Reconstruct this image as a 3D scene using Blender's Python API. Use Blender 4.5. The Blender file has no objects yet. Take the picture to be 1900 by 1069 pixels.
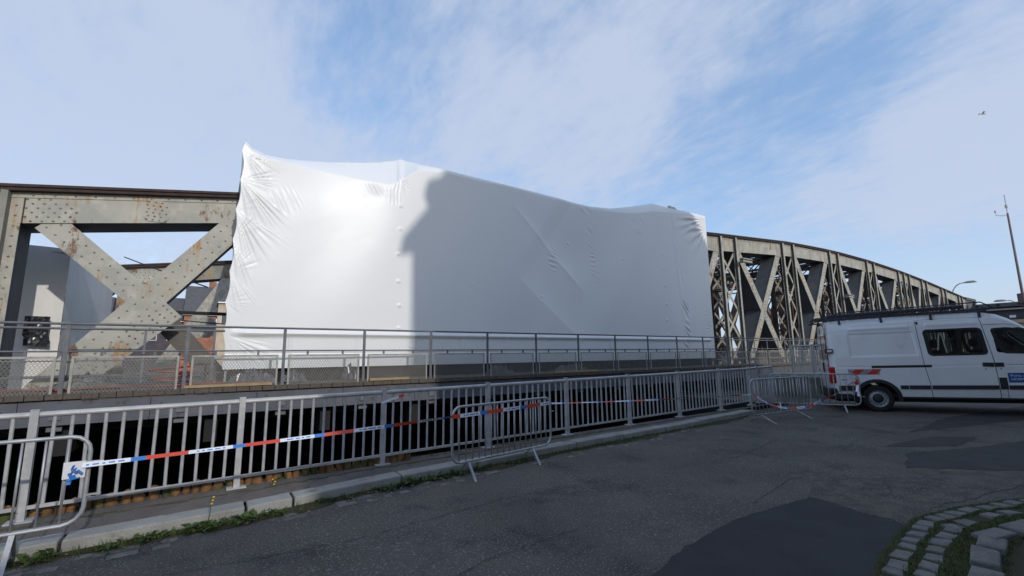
import bpy, math, random
import numpy as np
from mathutils import Vector, Matrix, Quaternion
random.seed(7)
C = bpy.context.scene.collection
R = math.radians
scene = bpy.context.scene

# ---------------------------------------------------------------- camera
# world: X runs along the bridge, Y across it (away from the camera), Z up
EYE = 1.63
ca = bpy.data.cameras.new('camera'); co = bpy.data.objects.new('camera', ca); C.objects.link(co)
a, p, r = .5937, .151, -.0125
U3 = Vector((math.cos(a), math.sin(a), 0)); V3 = Vector((-math.sin(a), math.cos(a), 0))
fw = Vector((0, math.cos(p), math.sin(p))); up = Vector((0, -math.sin(p), math.cos(p))); rt = Vector((1, 0, 0))
rt2 = rt*math.cos(r)+up*math.sin(r); up2 = up*math.cos(r)-rt*math.sin(r)
def cw(d): return Vector((d.dot(U3), d.dot(V3), d.z))
m3 = Matrix((cw(rt2), cw(up2), -cw(fw))).transposed()
co.matrix_world = Matrix.Translation((0, 0, EYE)) @ m3.to_4x4()
ca.sensor_width = 36; ca.lens = 36*822.7/1900; ca.clip_start = .05; ca.clip_end = 3000
scene.camera = co

# ---------------------------------------------------------------- light
SUN_EL = R(25.5)
az = Vector((-.08, 1)).normalized()
L = Vector((az.x*math.cos(SUN_EL), az.y*math.cos(SUN_EL), -math.sin(SUN_EL)))
sl = bpy.data.lights.new('sun', 'SUN'); sl.energy = 2.0; sl.angle = R(.9); sl.color = (1, .94, .86)
so = bpy.data.objects.new('sun', sl); C.objects.link(so); so.location = (2, -30, 30)
so.rotation_euler = L.to_track_quat('-Z', 'Y').to_euler()
scene.view_settings.view_transform = 'Standard'; scene.view_settings.look = 'None'
scene.view_settings.exposure = 0; scene.view_settings.gamma = 1
scene.view_settings.use_curve_mapping = False
scene.render.engine = 'CYCLES'

W = bpy.data.worlds.new('World'); scene.world = W; W.use_nodes = True
nt = W.node_tree; N = nt.nodes; N.clear(); K = nt.links
def nd(t, **k):
    n = N.new(t)
    for q, v in k.items(): setattr(n, q, v)
    return n
out = nd('ShaderNodeOutputWorld'); bg = nd('ShaderNodeBackground'); bg.inputs[1].default_value = .13
sky = nd('ShaderNodeTexSky', sky_type='NISHITA', sun_disc=False)
sky.sun_elevation = SUN_EL; sky.sun_rotation = math.atan2(-az.x, -az.y)
sky.air_density = 1.0; sky.dust_density = 1.2; sky.ozone_density = 1.6; sky.altitude = 0
tc = nd('ShaderNodeTexCoord')
def vm(op, x, y=None):
    n = nd('ShaderNodeVectorMath', operation=op)
    K.new(x, n.inputs[0])
    if y is not None:
        if hasattr(y, 'node'): K.new(y, n.inputs[1])
        else: n.inputs[1].default_value = y
    return n
def mm(op, x, y=None, z=None, clamp=False):
    n = nd('ShaderNodeMath', operation=op, use_clamp=clamp)
    for i, q in enumerate((x, y, z)):
        if q is None: continue
        if hasattr(q, 'node'): K.new(q, n.inputs[i])
        else: n.inputs[i].default_value = q
    return n.outputs[0]
sep = nd('ShaderNodeSeparateXYZ'); K.new(tc.outputs['Generated'], sep.inputs[0])
zz = mm('ADD', mm('MAXIMUM', sep.outputs[2], 0), .22)
cmb = nd('ShaderNodeCombineXYZ')
K.new(mm('DIVIDE', sep.outputs[0], zz), cmb.inputs[0]); K.new(mm('DIVIDE', sep.outputs[1], zz), cmb.inputs[1])
mp = nd('ShaderNodeMapping'); mp.inputs['Rotation'].default_value = (0, 0, R(12)); mp.inputs['Scale'].default_value = (1.55, .62, 1)
K.new(cmb.outputs[0], mp.inputs[0])
def noise(vec, sc, det, ro=.55, dist=0.):
    n = nd('ShaderNodeTexNoise'); n.inputs['Scale'].default_value = sc; n.inputs['Detail'].default_value = det
    n.inputs['Roughness'].default_value = ro; n.inputs['Distortion'].default_value = dist
    K.new(vec, n.inputs[0]); return n.outputs[0]
n1 = noise(mp.outputs[0], 1.1, 8, .52, .4); n2 = noise(mp.outputs[0], 4.5, 10, .62, .25); n3 = noise(mp.outputs[0], 14, 8, .6, .1)
n4 = noise(tc.outputs['Generated'], 5.5, 11, .66, .5)
base = mm('ADD', mm('ADD', mm('MULTIPLY', n1, .40), mm('MULTIPLY', n4, .85)), mm('ADD', mm('MULTIPLY', n2, .60), mm('MULTIPLY', n3, .62)))
# two cloud banks: a wide veil on the left, a wedge on the right
def blob(d, lo, hi, w):
    dv = Vector(d).normalized()
    x = vm('DOT_PRODUCT', tc.outputs['Generated'], tuple(dv)).outputs['Value']
    mr = nd('ShaderNodeMapRange', interpolation_type='SMOOTHSTEP')
    K.new(x, mr.inputs[0]); mr.inputs[1].default_value = lo; mr.inputs[2].default_value = hi
    mr.inputs[3].default_value = 0; mr.inputs[4].default_value = w
    return mr.outputs[0]
BL =  [((-0.244, 0.923, 0.297), 34, 0.19),
      ((-0.154, 0.874, 0.462), 26, 0.12),
      ((-0.011, 0.883, 0.47), 13, 0.12),
      ((0.252, 0.803, 0.541), 8, -0.3),
      ((0.134, 0.784, 0.606), 8, -0.22),
      ((0.505, 0.641, 0.578), 15, 0.1),
      ((0.611, 0.635, 0.472), 8, 0.26),
      ((0.422, 0.758, 0.498), 7, 0.2),
      ((0.708, 0.506, 0.493), 9, 0.14),
      ((0.813, 0.469, 0.346), 12, -0.16),
      ((0.672, 0.446, 0.591), 9, 0.1),
      ((0.799, 0.278, 0.534), 12, -0.12),
      ((0.885, 0.356, 0.301), 5, 0.14),
      ((0.917, 0.25, 0.311), 6, 0.20),
      ((0.938, 0.147, 0.313), 6, 0.20),
      ((0.937, 0.077, 0.34), 7, 0.14),
      ((0.839, 0.303, 0.453), 6, 0.06),
      ((0.964, 0.186, 0.188), 12, 0.05),
      ((0.559, 0.718, 0.414), 8, -0.02),
      ((0.902, 0.072, 0.425), 7, 0.12),
      ((0.894, 0.212, 0.394), 7, -0.08),
      ((0.125, 0.927, 0.354), 10, -0.04)]
tot = base
for d_, rad_, w_ in BL: tot = mm('ADD', tot, blob(d_, math.cos(R(rad_*1.5)), math.cos(R(rad_*.15)), w_))
mr = nd('ShaderNodeMapRange', interpolation_type='SMOOTHSTEP'); K.new(tot, mr.inputs[0])
mr.inputs[1].default_value = .84; mr.inputs[2].default_value = 1.66; mr.inputs[3].default_value = .0; mr.inputs[4].default_value = .86
hz = nd('ShaderNodeMapRange', interpolation_type='SMOOTHSTEP'); K.new(sep.outputs[2], hz.inputs[0])
hz.inputs[1].default_value = .36; hz.inputs[2].default_value = -.02; hz.inputs[3].default_value = 0; hz.inputs[4].default_value = .62
veil = mm('MAXIMUM', mr.outputs[0], hz.outputs[0])
cloud = nd('ShaderNodeMixRGB'); K.new(veil, cloud.inputs[0])
haze_add = nd('ShaderNodeMixRGB', blend_type='ADD'); haze_add.inputs[0].default_value = 1; haze_add.inputs[2].default_value = (.95, 1.60, 2.70, 1)
K.new(sky.outputs[0], haze_add.inputs[1]); K.new(haze_add.outputs[0], cloud.inputs[1]); cloud.inputs[2].default_value = (4.35, 4.95, 6.2, 1)
tint = nd('ShaderNodeMixRGB', blend_type='MULTIPLY'); tint.inputs[0].default_value = 1; tint.inputs[2].default_value = (1, 1, 1, 1)
K.new(cloud.outputs[0], tint.inputs[1]); K.new(tint.outputs[0], bg.inputs[0]); K.new(bg.outputs[0], out.inputs[0])

# ---------------------------------------------------------------- materials
def newmat(name):
    m = bpy.data.materials.new(name); m.use_nodes = True
    return m, m.node_tree.nodes, m.node_tree.links, m.node_tree.nodes['Principled BSDF']
def material(name, col, col2=None, rough=.7, metal=0., nscale=3., bump=0., bscale=40., spots=None, rust=None, stretch=(1,1,1), coat=0, spec=.5, fine=None):
    """col/col2 mixed by noise; spots=(colour, scale, lo, hi); rust=(amount, scale); fine=(colour, scale, lo, hi)"""
    m, n, k, b = newmat(name)
    geo = n.new('ShaderNodeNewGeometry')
    def ns(scale, det=6, st=(1,1,1), ro=.6):
        mpn = n.new('ShaderNodeMapping'); mpn.inputs['Scale'].default_value = st
        k.new(geo.outputs['Position'], mpn.inputs[0])
        t = n.new('ShaderNodeTexNoise'); t.inputs['Scale'].default_value = scale; t.inputs['Detail'].default_value = det
        t.inputs['Roughness'].default_value = ro
        k.new(mpn.outputs[0], t.inputs[0]); return t.outputs[0]
    def ramp(x, lo, hi):
        q = n.new('ShaderNodeMapRange'); q.interpolation_type = 'SMOOTHSTEP'; k.new(x, q.inputs[0])
        q.inputs[1].default_value = lo; q.inputs[2].default_value = hi; return q.outputs[0]
    def mix(f, x, c2):
        q = n.new('ShaderNodeMixRGB'); k.new(f, q.inputs[0])
        if hasattr(x, 'node'): k.new(x, q.inputs[1])
        else: q.inputs[1].default_value = (*x, 1)
        q.inputs[2].default_value = (*c2, 1); return q.outputs[0]
    c = col
    if col2: c = mix(ramp(ns(nscale, 7, stretch), .35, .65), c, col2)
    if spots: c = mix(ramp(ns(spots[1], 5), spots[2], spots[3]), c, spots[0])
    if fine: c = mix(ramp(ns(fine[1], 2), fine[2], fine[3]), c, fine[0])
    rr = rough
    if rust:
        amt, sc = rust
        f1 = ramp(ns(sc*1.6, 6, (1, 1, .6), .6), .62-amt*.3, .78-amt*.3)
        f2 = ramp(ns(sc*9, 5, (1, 1, .10), .65), .52-amt*.1, .68-amt*.1)
        mu = n.new('ShaderNodeMath'); mu.operation = 'MULTIPLY'; k.new(f1, mu.inputs[0]); k.new(f2, mu.inputs[1])
        c = mix(mu.outputs[0], c, (.33, .17, .05))
        f3 = ramp(ns(sc*2.3, 9, (1, 1, .5), .75), .66-amt*.2, .74-amt*.2)
        c = mix(f3, c, (.15, .07, .032))
    if hasattr(c, 'node'): k.new(c, b.inputs['Base Color'])
    else: b.inputs['Base Color'].default_value = (*c, 1)
    b.inputs['Roughness'].default_value = rr; b.inputs['Metallic'].default_value = metal
    b.inputs['Specular IOR Level'].default_value = spec
    if coat: b.inputs['Coat Weight'].default_value = coat
    if bump:
        bp = n.new('ShaderNodeBump'); bp.inputs['Strength'].default_value = 1; bp.inputs['Distance'].default_value = bump
        k.new(ns(bscale, 6), bp.inputs['Height']); k.new(bp.outputs[0], b.inputs['Normal'])
    return m
M = {}
M['asphalt'] = material('asphalt', (.070, .061, .051), (.097, .085, .072), .9, nscale=.9, bump=.008, bscale=55,
                        spots=((.030, .028, .027), 1.3, .50, .74), fine=((.26, .24, .21), 60, .56, .70))
M['asphalt_new'] = material('asphalt_new', (.017, .016, .019), (.025, .024, .027), .85, nscale=2, bump=.004, bscale=90, fine=((.07, .07, .072), 150, .66, .72))
M['asphalt_brown'] = material('asphalt_brown', (.108, .094, .076), (.062, .055, .047), .93, nscale=4.5, bump=.014, bscale=40, fine=((.24, .22, .18), 55, .58, .70))
M['asphalt_dark'] = material('asphalt_dark', (.032, .029, .028), (.044, .040, .038), .9, nscale=2, bump=.005, bscale=80, fine=((.12, .115, .11), 120, .64, .7))
M['paving'] = material('paving', (.125, .105, .092), (.085, .075, .07), .95, nscale=3, bump=.012, bscale=35, spots=((.07, .055, .045), 6, .55, .7), fine=((.25, .23, .2), 90, .62, .7))
M['granite'] = material('granite', (.30, .30, .28), (.23, .225, .21), .85, nscale=3, bump=.006, bscale=40, spots=((.15, .15, .12), 5, .58, .72), fine=((.12, .12, .12), 120, .6, .68))
M['sett'] = material('sett', (.165, .158, .148), (.115, .11, .104), .85, nscale=9, bump=.006, bscale=35, spots=((.11, .115, .07), 11, .55, .72), fine=((.32, .31, .3), 120, .62, .7))
M['gutter_sett'] = material('gutter_sett', (.20, .185, .155), (.12, .11, .095), .9, nscale=5, bump=.006, bscale=35, spots=((.07, .075, .045), 8, .52, .7))
M['soil'] = material('soil', (.055, .045, .03), (.035, .035, .018), .97, nscale=7, bump=.02, bscale=30)
M['moss'] = material('moss', (.030, .036, .012), (.050, .046, .018), .97, nscale=6, bump=.02, bscale=50)
M['mossdark'] = material('mossdark', (.045, .05, .02), (.09, .075, .04), .97, nscale=9, bump=.01, bscale=60)
M['rusty_stone'] = material('rusty_stone', (.26, .125, .045), (.12, .075, .035), .93, nscale=7, bump=.02, bscale=22, spots=((.075, .085, .025), 4, .5, .62))
M['quay'] = material('quay', (.030, .028, .026), (.018, .017, .016), .95, nscale=1, bump=.02, bscale=6)
M['concrete'] = material('concrete', (.17, .17, .15), (.10, .11, .085), .93, nscale=2, bump=.006, bscale=25)
M['pit_black'] = material('pit_black', (.010, .010, .011), (.016, .015, .014), .8, nscale=1)  # basin shade put into a near-black colour
M['galv'] = material('galv', (.50, .50, .50), (.38, .385, .395), .55, .25, nscale=6, spots=((.20, .15, .11), 17, .66, .74))
M['galv2'] = material('galv2', (.46, .47, .48), (.34, .35, .37), .5, .45, nscale=5, spots=((.24, .2, .17), 13, .64, .76))
M['rail'] = material('rail', (.115, .12, .135), (.16, .165, .18), .6, .2, nscale=5, spots=((.20, .15, .11), 12, .66, .76))
M['panel'] = material('panel', (.38, .375, .34), (.28, .275, .25), .65, .1, nscale=8, spots=((.22, .15, .09), 15, .64, .75))
M['strand'] = material('strand', (.26, .255, .23), (.20, .195, .18), .7, nscale=8)
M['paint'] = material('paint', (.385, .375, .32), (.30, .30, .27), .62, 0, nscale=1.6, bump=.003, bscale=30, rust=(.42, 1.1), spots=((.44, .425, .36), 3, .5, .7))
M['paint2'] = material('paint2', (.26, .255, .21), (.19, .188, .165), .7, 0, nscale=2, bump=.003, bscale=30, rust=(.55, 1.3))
M['paint_shade'] = material('paint_shade', (.125, .115, .10), (.10, .092, .083), .7, nscale=2, rust=(.15, 1.2))  # darker copy of the bridge paint, shade put into the colour
M['rivet'] = material('rivet', (.25, .24, .20), (.17, .155, .13), .65, 0, nscale=3, spots=((.15, .06, .025), 2.2, .56, .66))
M['plate'] = material('plate', (.105, .11, .118), (.08, .083, .09), .75, nscale=2, rust=(.12, 1.0))  # on truss box sides this darker grey carries their shade
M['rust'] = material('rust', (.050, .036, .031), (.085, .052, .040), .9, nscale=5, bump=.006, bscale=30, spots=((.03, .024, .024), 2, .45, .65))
M['flange'] = material('flange', (.035, .024, .022), (.055, .034, .028), .85, nscale=5, bump=.006, bscale=30)
M['girder'] = material('girder', (.085, .09, .11), (.11, .115, .135), .7, nscale=2, spots=((.05, .045, .045), 6, .58, .7))
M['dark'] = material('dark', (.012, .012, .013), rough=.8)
M['wood'] = material('wood', (.12, .097, .075), (.075, .064, .055), .9, nscale=4, stretch=(6, 1, 6), bump=.004, bscale=30)
M['timber'] = material('timber', (.40, .30, .16), (.30, .21, .11), .8, nscale=5, stretch=(1, 6, 6))
M['hose'] = material('hose', (.30, .06, .03), rough=.6)
M['black_rubber'] = material('black_rubber', (.013, .013, .014), rough=.75, bump=.002, bscale=60)
M['black_plastic'] = material('black_plastic', (.018, .018, .022), (.026, .026, .03), .5, nscale=20)
M['red'] = material('red', (.55, .035, .02), rough=.5); M['white'] = material('white', (.72, .74, .76), rough=.45)
M['blue'] = material('blue', (.02, .11, .42), rough=.45)
M['tape_red'] = material('tape_red', (.62, .07, .035), rough=.45); M['tape_white'] = material('tape_white', (.74, .77, .82), rough=.45); M['tape_blue'] = material('tape_blue', (.04, .20, .58), rough=.45)
M['sign_blue'] = material('sign_blue', (.010, .085, .30), rough=.4)
M['van_white'] = material('van_white', (.78, .785, .79), (.73, .735, .74), .32, 0, nscale=1.2, coat=.4, spots=((.50, .50, .48), 2.4, .64, .85))
M['rim'] = material('rim', (.42, .43, .44), (.30, .31, .32), .4, .5, nscale=12)
M['chrome'] = material('chrome', (.55, .55, .55), rough=.2, metal=.9)
M['lamp_red'] = material('lamp_red', (.42, .010, .008), rough=.15, coat=.6)
M['seat'] = material('seat', (.025, .025, .03), rough=.9)
M['slate'] = material('slate', (.035, .042, .058), (.055, .062, .08), .6, nscale=1.5)
M['brick'] = material('brick', (.34, .16, .10), (.26, .11, .07), .9, nscale=1)
M['cream'] = material('cream', (.50, .43, .31), (.40, .33, .23), .9, nscale=.5)
M['render'] = material('render', (.36, .33, .28), (.30, .275, .235), .9, nscale=.4)
M['mast'] = material('mast', (.17, .12, .13), (.13, .09, .10), .6, nscale=2)
M['dim'] = material('dim', (.07, .065, .075), (.05, .046, .055), .8, nscale=1)
M['gull'] = material('gull', (.35, .35, .36), rough=.8)
M['yellow'] = material('yellow', (.62, .45, .03), rough=.8)
M['conc_dirty'] = material('conc_dirty', (.13, .125, .12), (.09, .088, .085), .9, nscale=4)

def leafmat(name, c1, c2):
    m, n, k, b = newmat(name)
    oi = n.new('ShaderNodeNewGeometry'); t = n.new('ShaderNodeTexNoise'); t.inputs['Scale'].default_value = 9
    k.new(oi.outputs['Position'], t.inputs[0])
    q = n.new('ShaderNodeMixRGB'); q.inputs[1].default_value = (*c1, 1); q.inputs[2].default_value = (*c2, 1)
    k.new(t.outputs[0], q.inputs[0]); k.new(q.outputs[0], b.inputs['Base Color']); b.inputs['Roughness'].default_value = .7
    b.inputs['Specular IOR Level'].default_value = .25
    return m
M['grass'] = leafmat('grass', (.045, .075, .015), (.10, .10, .03))
M['weed'] = leafmat('weed', (.03, .065, .018), (.075, .11, .03))

def tarpmat():
    m, n, k, b = newmat('shrink_wrap')
    geo = n.new('ShaderNodeNewGeometry')
    mpn = n.new('ShaderNodeMapping'); mpn.inputs['Scale'].default_value = (1, 1, .35); k.new(geo.outputs['Position'], mpn.inputs[0])
    t = n.new('ShaderNodeTexNoise'); t.inputs['Scale'].default_value = .9; t.inputs['Detail'].default_value = 8; k.new(mpn.outputs[0], t.inputs[0])
    q = n.new('ShaderNodeMixRGB'); q.inputs[1].default_value = (.79, .80, .80, 1); q.inputs[2].default_value = (.75, .76, .765, 1)
    k.new(t.outputs[0], q.inputs[0]); k.new(q.outputs[0], b.inputs['Base Color'])
    b.inputs['Roughness'].default_value = .36; b.inputs['Specular IOR Level'].default_value = .36
    t2 = n.new('ShaderNodeTexNoise'); t2.inputs['Scale'].default_value = 2.2; t2.inputs['Detail'].default_value = 5; k.new(geo.outputs['Position'], t2.inputs[0])
    bp = n.new('ShaderNodeBump'); bp.inputs['Distance'].default_value = .010; bp.inputs['Strength'].default_value = .6; k.new(t2.outputs[0], bp.inputs['Height']); k.new(bp.outputs[0], b.inputs['Normal'])
    return m
M['tarp'] = tarpmat()
def dullmat():
    return material('dull_sheet', (.74, .735, .71), (.66, .66, .65), .5, nscale=1.2, bump=.01, bscale=3, stretch=(1, 1, .5))
M['sheet'] = dullmat()
M['silver'] = material('silver', (.16, .16, .165), rough=.22, metal=.3)
def glassmat():
    m, n, k, b = newmat('tinted_glass')
    n.remove(b); o = n['Material Output']
    tr = n.new('ShaderNodeBsdfTransparent'); tr.inputs[0].default_value = (.42, .47, .47, 1)
    gl = n.new('ShaderNodeBsdfGlossy'); gl.inputs['Roughness'].default_value = .03; gl.inputs[0].default_value = (.9, .9, .9, 1)
    fr = n.new('ShaderNodeFresnel'); fr.inputs[0].default_value = 1.45
    mx = n.new('ShaderNodeMixShader'); k.new(fr.outputs[0], mx.inputs[0]); k.new(tr.outputs[0], mx.inputs[1]); k.new(gl.outputs[0], mx.inputs[2])
    k.new(mx.outputs[0], o.inputs[0]); return m
M['glass'] = glassmat()
M['pane'] = material('pane', (.04, .05, .06), rough=.1)

# ---------------------------------------------------------------- helpers
class MB:
    def __init__(s): s.v = []; s.f = []; s.mi = []; s.m = 0
    def add(s, vs, fs):
        o = len(s.v); s.v += [tuple(x) for x in vs]; s.f += [tuple(i+o for i in f) for f in fs]; s.mi += [s.m]*len(fs); return s
    def box(s, x0, x1, y0, y1, z0, z1):
        return s.add([(x0,y0,z0),(x1,y0,z0),(x1,y1,z0),(x0,y1,z0),(x0,y0,z1),(x1,y0,z1),(x1,y1,z1),(x0,y1,z1)],
                     [(0,3,2,1),(4,5,6,7),(0,1,5,4),(1,2,6,5),(2,3,7,6),(3,0,4,7)])
    def hexa(s, b4, t4):
        return s.add(list(b4)+list(t4), [(0,3,2,1),(4,5,6,7),(0,1,5,4),(1,2,6,5),(2,3,7,6),(3,0,4,7)])
    def bar(s, p0, p1, w, h, side=None):
        """w along side vector, h along the third axis"""
        p0 = Vector(p0); p1 = Vector(p1); d = (p1-p0).normalized()
        if side is None: side = d.cross(Vector((0, 0, 1)))
        side = Vector(side); side = side - d*side.dot(d)
        if side.length < 1e-5: side = d.cross(Vector((0, 1, 0)))
        side.normalize(); n = d.cross(side)
        q = [side*(w/2)*i+n*(h/2)*j for i, j in ((-1,-1),(1,-1),(1,1),(-1,1))]
        return s.hexa([p0+x for x in q], [p1+x for x in q])
    def tube(s, pts, rad, n=8, closed=False):
        pts = [Vector(q) for q in pts]; L_ = len(pts); vs = []; fs = []
        ref = None
        for i, q in enumerate(pts):
            if closed: d = pts[(i+1) % L_]-pts[i-1]
            else: d = pts[min(i+1, L_-1)]-pts[max(i-1, 0)]
            d.normalize()
            if ref is None: ref = d.orthogonal().normalized()
            ref = (ref-d*ref.dot(d)).normalized(); b = d.cross(ref)
            rr = rad[i] if isinstance(rad, (list, tuple)) else rad
            for k_ in range(n):
                t = 2*math.pi*k_/n; vs.append(q+(ref*math.cos(t)+b*math.sin(t))*rr)
        for i in range(L_ if closed else L_-1):
            j = (i+1) % L_
            for k_ in range(n):
                fs.append((i*n+k_, i*n+(k_+1) % n, j*n+(k_+1) % n, j*n+k_))
        if not closed:
            fs.append(tuple(range(n-1, -1, -1))); fs.append(tuple((L_-1)*n+k_ for k_ in range(n)))
        return s.add(vs, fs)
    def prism(s, poly, axis, a0, a1):
        """poly: 2D points; axis 0/1/2 is extruded"""
        def mk(q, t):
            l = [q[0], q[1]]; l.insert(axis, t); return tuple(l)
        n = len(poly)
        return s.add([mk(q, a0) for q in poly]+[mk(q, a1) for q in poly],
                     [tuple(range(n-1, -1, -1)), tuple(range(n, 2*n))]+[(i, (i+1) % n, n+(i+1) % n, n+i) for i in range(n)])
    def dome(s, c, rad, hh, n=6, axis=1, sg=-1):
        c = Vector(c); vs = []
        for rr, h in ((rad, 0), (rad*.72, hh*.75)):
            for k_ in range(n):
                t = 2*math.pi*k_/n; q = [math.cos(t)*rr, math.sin(t)*rr]; q.insert(axis, sg*h); vs.append(c+Vector(q))
        q = [0, 0]; q.insert(axis, sg*hh); vs.append(c+Vector(q))
        fs = [(k_, (k_+1) % n, n+(k_+1) % n, n+k_) for k_ in range(n)]+[(n+k_, n+(k_+1) % n, 2*n) for k_ in range(n)]
        return s.add(vs, fs)
    def mesh(s, name, mats, off=(0, 0, 0), smooth=False):
        me = bpy.data.meshes.new(name)
        ox, oy, oz = off
        me.from_pydata([(x-ox, y-oy, z-oz) for x, y, z in s.v], [], s.f)
        if not isinstance(mats, (list, tuple)): mats = [mats]
        for m_ in mats: me.materials.append(m_)
        if len(mats) > 1: me.polygons.foreach_set('material_index', s.mi)
        if smooth: me.polygons.foreach_set('use_smooth', [True]*len(me.polygons))
        me.update(); return me
    def build(s, name, mats, parent=None, smooth=False, bevel=0, off=None):
        """vertices are in world space; the object is placed at its parent's origin"""
        o_ = off if off is not None else (worldloc(parent) if parent else (0, 0, 0))
        o = bpy.data.objects.new(name, s.mesh(name, mats, o_, smooth)); C.objects.link(o)
        if parent: o.parent = parent
        else: o.location = o_
        if bevel:
            b = o.modifiers.new('bevel', 'BEVEL'); b.width = bevel; b.segments = 2; b.limit_method = 'ANGLE'
        return o
def worldloc(o):
    l = Vector(o.location)
    while o.parent: o = o.parent; l = l+Vector(o.location)
    return tuple(l)
def place(me, name, parent, loc):
    """another part sharing mesh data; loc in world space"""
    o = bpy.data.objects.new(name, me); C.objects.link(o); o.parent = parent
    o.location = Vector(loc)-Vector(worldloc(parent)) if parent else Vector(loc)
    return o
def thing(name, label, cat, loc=(0, 0, 0), group=None):
    o = bpy.data.objects.new(name, None); C.objects.link(o); o.location = loc
    o['label'] = label; o['category'] = cat
    if group: o['group'] = group
    o.empty_display_size = .2
    return o
def tag(o, label, cat, group=None):
    o['label'] = label; o['category'] = cat
    if group: o['group'] = group
    return o
def struct(o, kind='structure', label=None):
    o['kind'] = kind
    if label: o['label'] = label
    return o
def gz(u): return .006*max(min(u, 60), -40)
def lerp(a_, b_, t): return a_+(b_-a_)*t
def interp(x, xs, ys): return float(np.interp(x, xs, ys))
def copy_tree(o, parent=None):
    c = o.copy(); C.objects.link(c); c.parent = parent
    for ch in [q for q in bpy.data.objects if q.parent == o]: copy_tree(ch, c)
    return c
# ================================================================ GROUND
KU = [-60, -8, -1.1, .43, 1.83, 4.47, 11.2, 12.2]; KV = [3.2, 5.25, 5.50, 5.54, 5.72, 5.88, 6.12, 6.35]
def vk(u): return interp(u, KU, KV)          # front line of the kerb
PIT_V0, PIT_V1, PIT_U1 = 6.75, 25.0, 14.4
def grid_sheet(name, us, vs, zf, mat_, kind='structure'):
    b = MB(); nu, nv = len(us), len(vs)
    b.add([(u, v, zf(u, v)) for v in vs for u in us], [(j*nu+i, j*nu+i+1, (j+1)*nu+i+1, (j+1)*nu+i) for j in range(nv-1) for i in range(nu-1)])
    return struct(b.build(name, mat_), kind)
def road_z(u, v): return gz(u)
us = [-900, -200, -60, -40]+[x*2. for x in range(-19, 31)]+[80, 200, 900]
b = MB(); lo = [-900, -100, -30, -10, -2, 2]
for i in range(len(us)-1):
    for j in range(len(lo)-1):
        u0, u1, v0, v1 = us[i], us[i+1], lo[j], lo[j+1]
        b.add([(u0, v0, gz(u0)), (u1, v0, gz(u1)), (u1, v1, gz(u1)), (u0, v1, gz(u0))], [(0, 1, 2, 3)])
    u0, u1 = us[i], us[i+1]
    if u1 <= 14.4:
        b.add([(u0, 2, gz(u0)), (u1, 2, gz(u1)), (u1, 6.72, gz(u1)), (u0, 6.72, gz(u0))], [(0, 1, 2, 3)])
    elif u0 < 14.4:
        b.add([(u0, 2, gz(u0)), (14.4, 2, gz(14.4)), (14.4, 6.72, gz(14.4)), (u0, 6.72, gz(u0))], [(0, 1, 2, 3)])
        b.add([(14.4, 2, gz(14.4)), (u1, 2, gz(u1)), (u1, 900, gz(u1)), (14.4, 900, gz(14.4))], [(0, 1, 2, 3)])
    else:
        b.add([(u0, 2, gz(u0)), (u1, 2, gz(u1)), (u1, 900, gz(u1)), (u0, 900, gz(u0))], [(0, 1, 2, 3)])
b.add([(-900, 34, -.3), (14.4, 34, -.3), (14.4, 900, -.3), (-900, 900, -.3)], [(0, 1, 2, 3)])
road = struct(b.build('road', M['asphalt']))
# the dry basin under the bridge and its walls, near-black to hold the deep shade
b = MB(); b.add([(-900, 6.6, -5), (14.5, 6.6, -5), (14.5, 34.1, -5), (-900, 34.1, -5)], [(0, 1, 2, 3)])
struct(b.build('basin_floor', M['pit_black']))
b = MB()
b.box(-900, 14.4, 6.55, 6.74, -5, -.012)
quay = struct(b.build('quay_wall', M['quay']))
b = MB(); b.box(14.4, 15.4, 6.75, 34, -5, .06); b.box(-900, 14.4, 34, 35, -5, -.31); b.box(-900, 14.4, 17.2, 17.6, -5, .2)
struct(b.build('basin_wall', M['pit_black']))
# pavement strip behind the kerb
b = MB(); pu = [-60, -30, -15, -8, -5, -3, -2, -1, 0, 1, 2, 3, 4, 5, 6, 7, 8, 9, 10, 11, 12, 13, 14.4]
for i in range(len(pu)-1):
    u0, u1 = pu[i], pu[i+1]
    b.add([(u0, vk(u0)+.27, gz(u0)+.10), (u1, vk(u1)+.27, gz(u1)+.10), (u1, 6.72, gz(u1)+.105), (u0, 6.72, gz(u0)+.105)], [(0, 1, 2, 3)])
    b.add([(u0, 6.72, gz(u0)+.105), (u1, 6.72, gz(u1)+.105), (u1, 6.72, gz(u1)-.2), (u0, 6.72, gz(u0)-.2)], [(0, 1, 2, 3)])
pavement = struct(b.build('pavement', M['paving']))
# long mossy crack between two paving strips
b = MB(); random.seed(3); pts = []
u = -8.
while u < 12: pts.append((u, lerp(vk(u)+.27, 6.72, .52)+random.uniform(-.03, .03))); u += .12
for (ua, va), (ub, vb) in zip(pts[:-1], pts[1:]):
    w = random.uniform(.006, .03)
    b.box(ua, ub, va-w, va+w, gz(ua)+.095, gz(ua)+.106+random.uniform(0, .006))
struct(b.build('paving_crack', M['mossdark']), 'stuff', 'mossy crack running along the narrow pavement')
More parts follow.
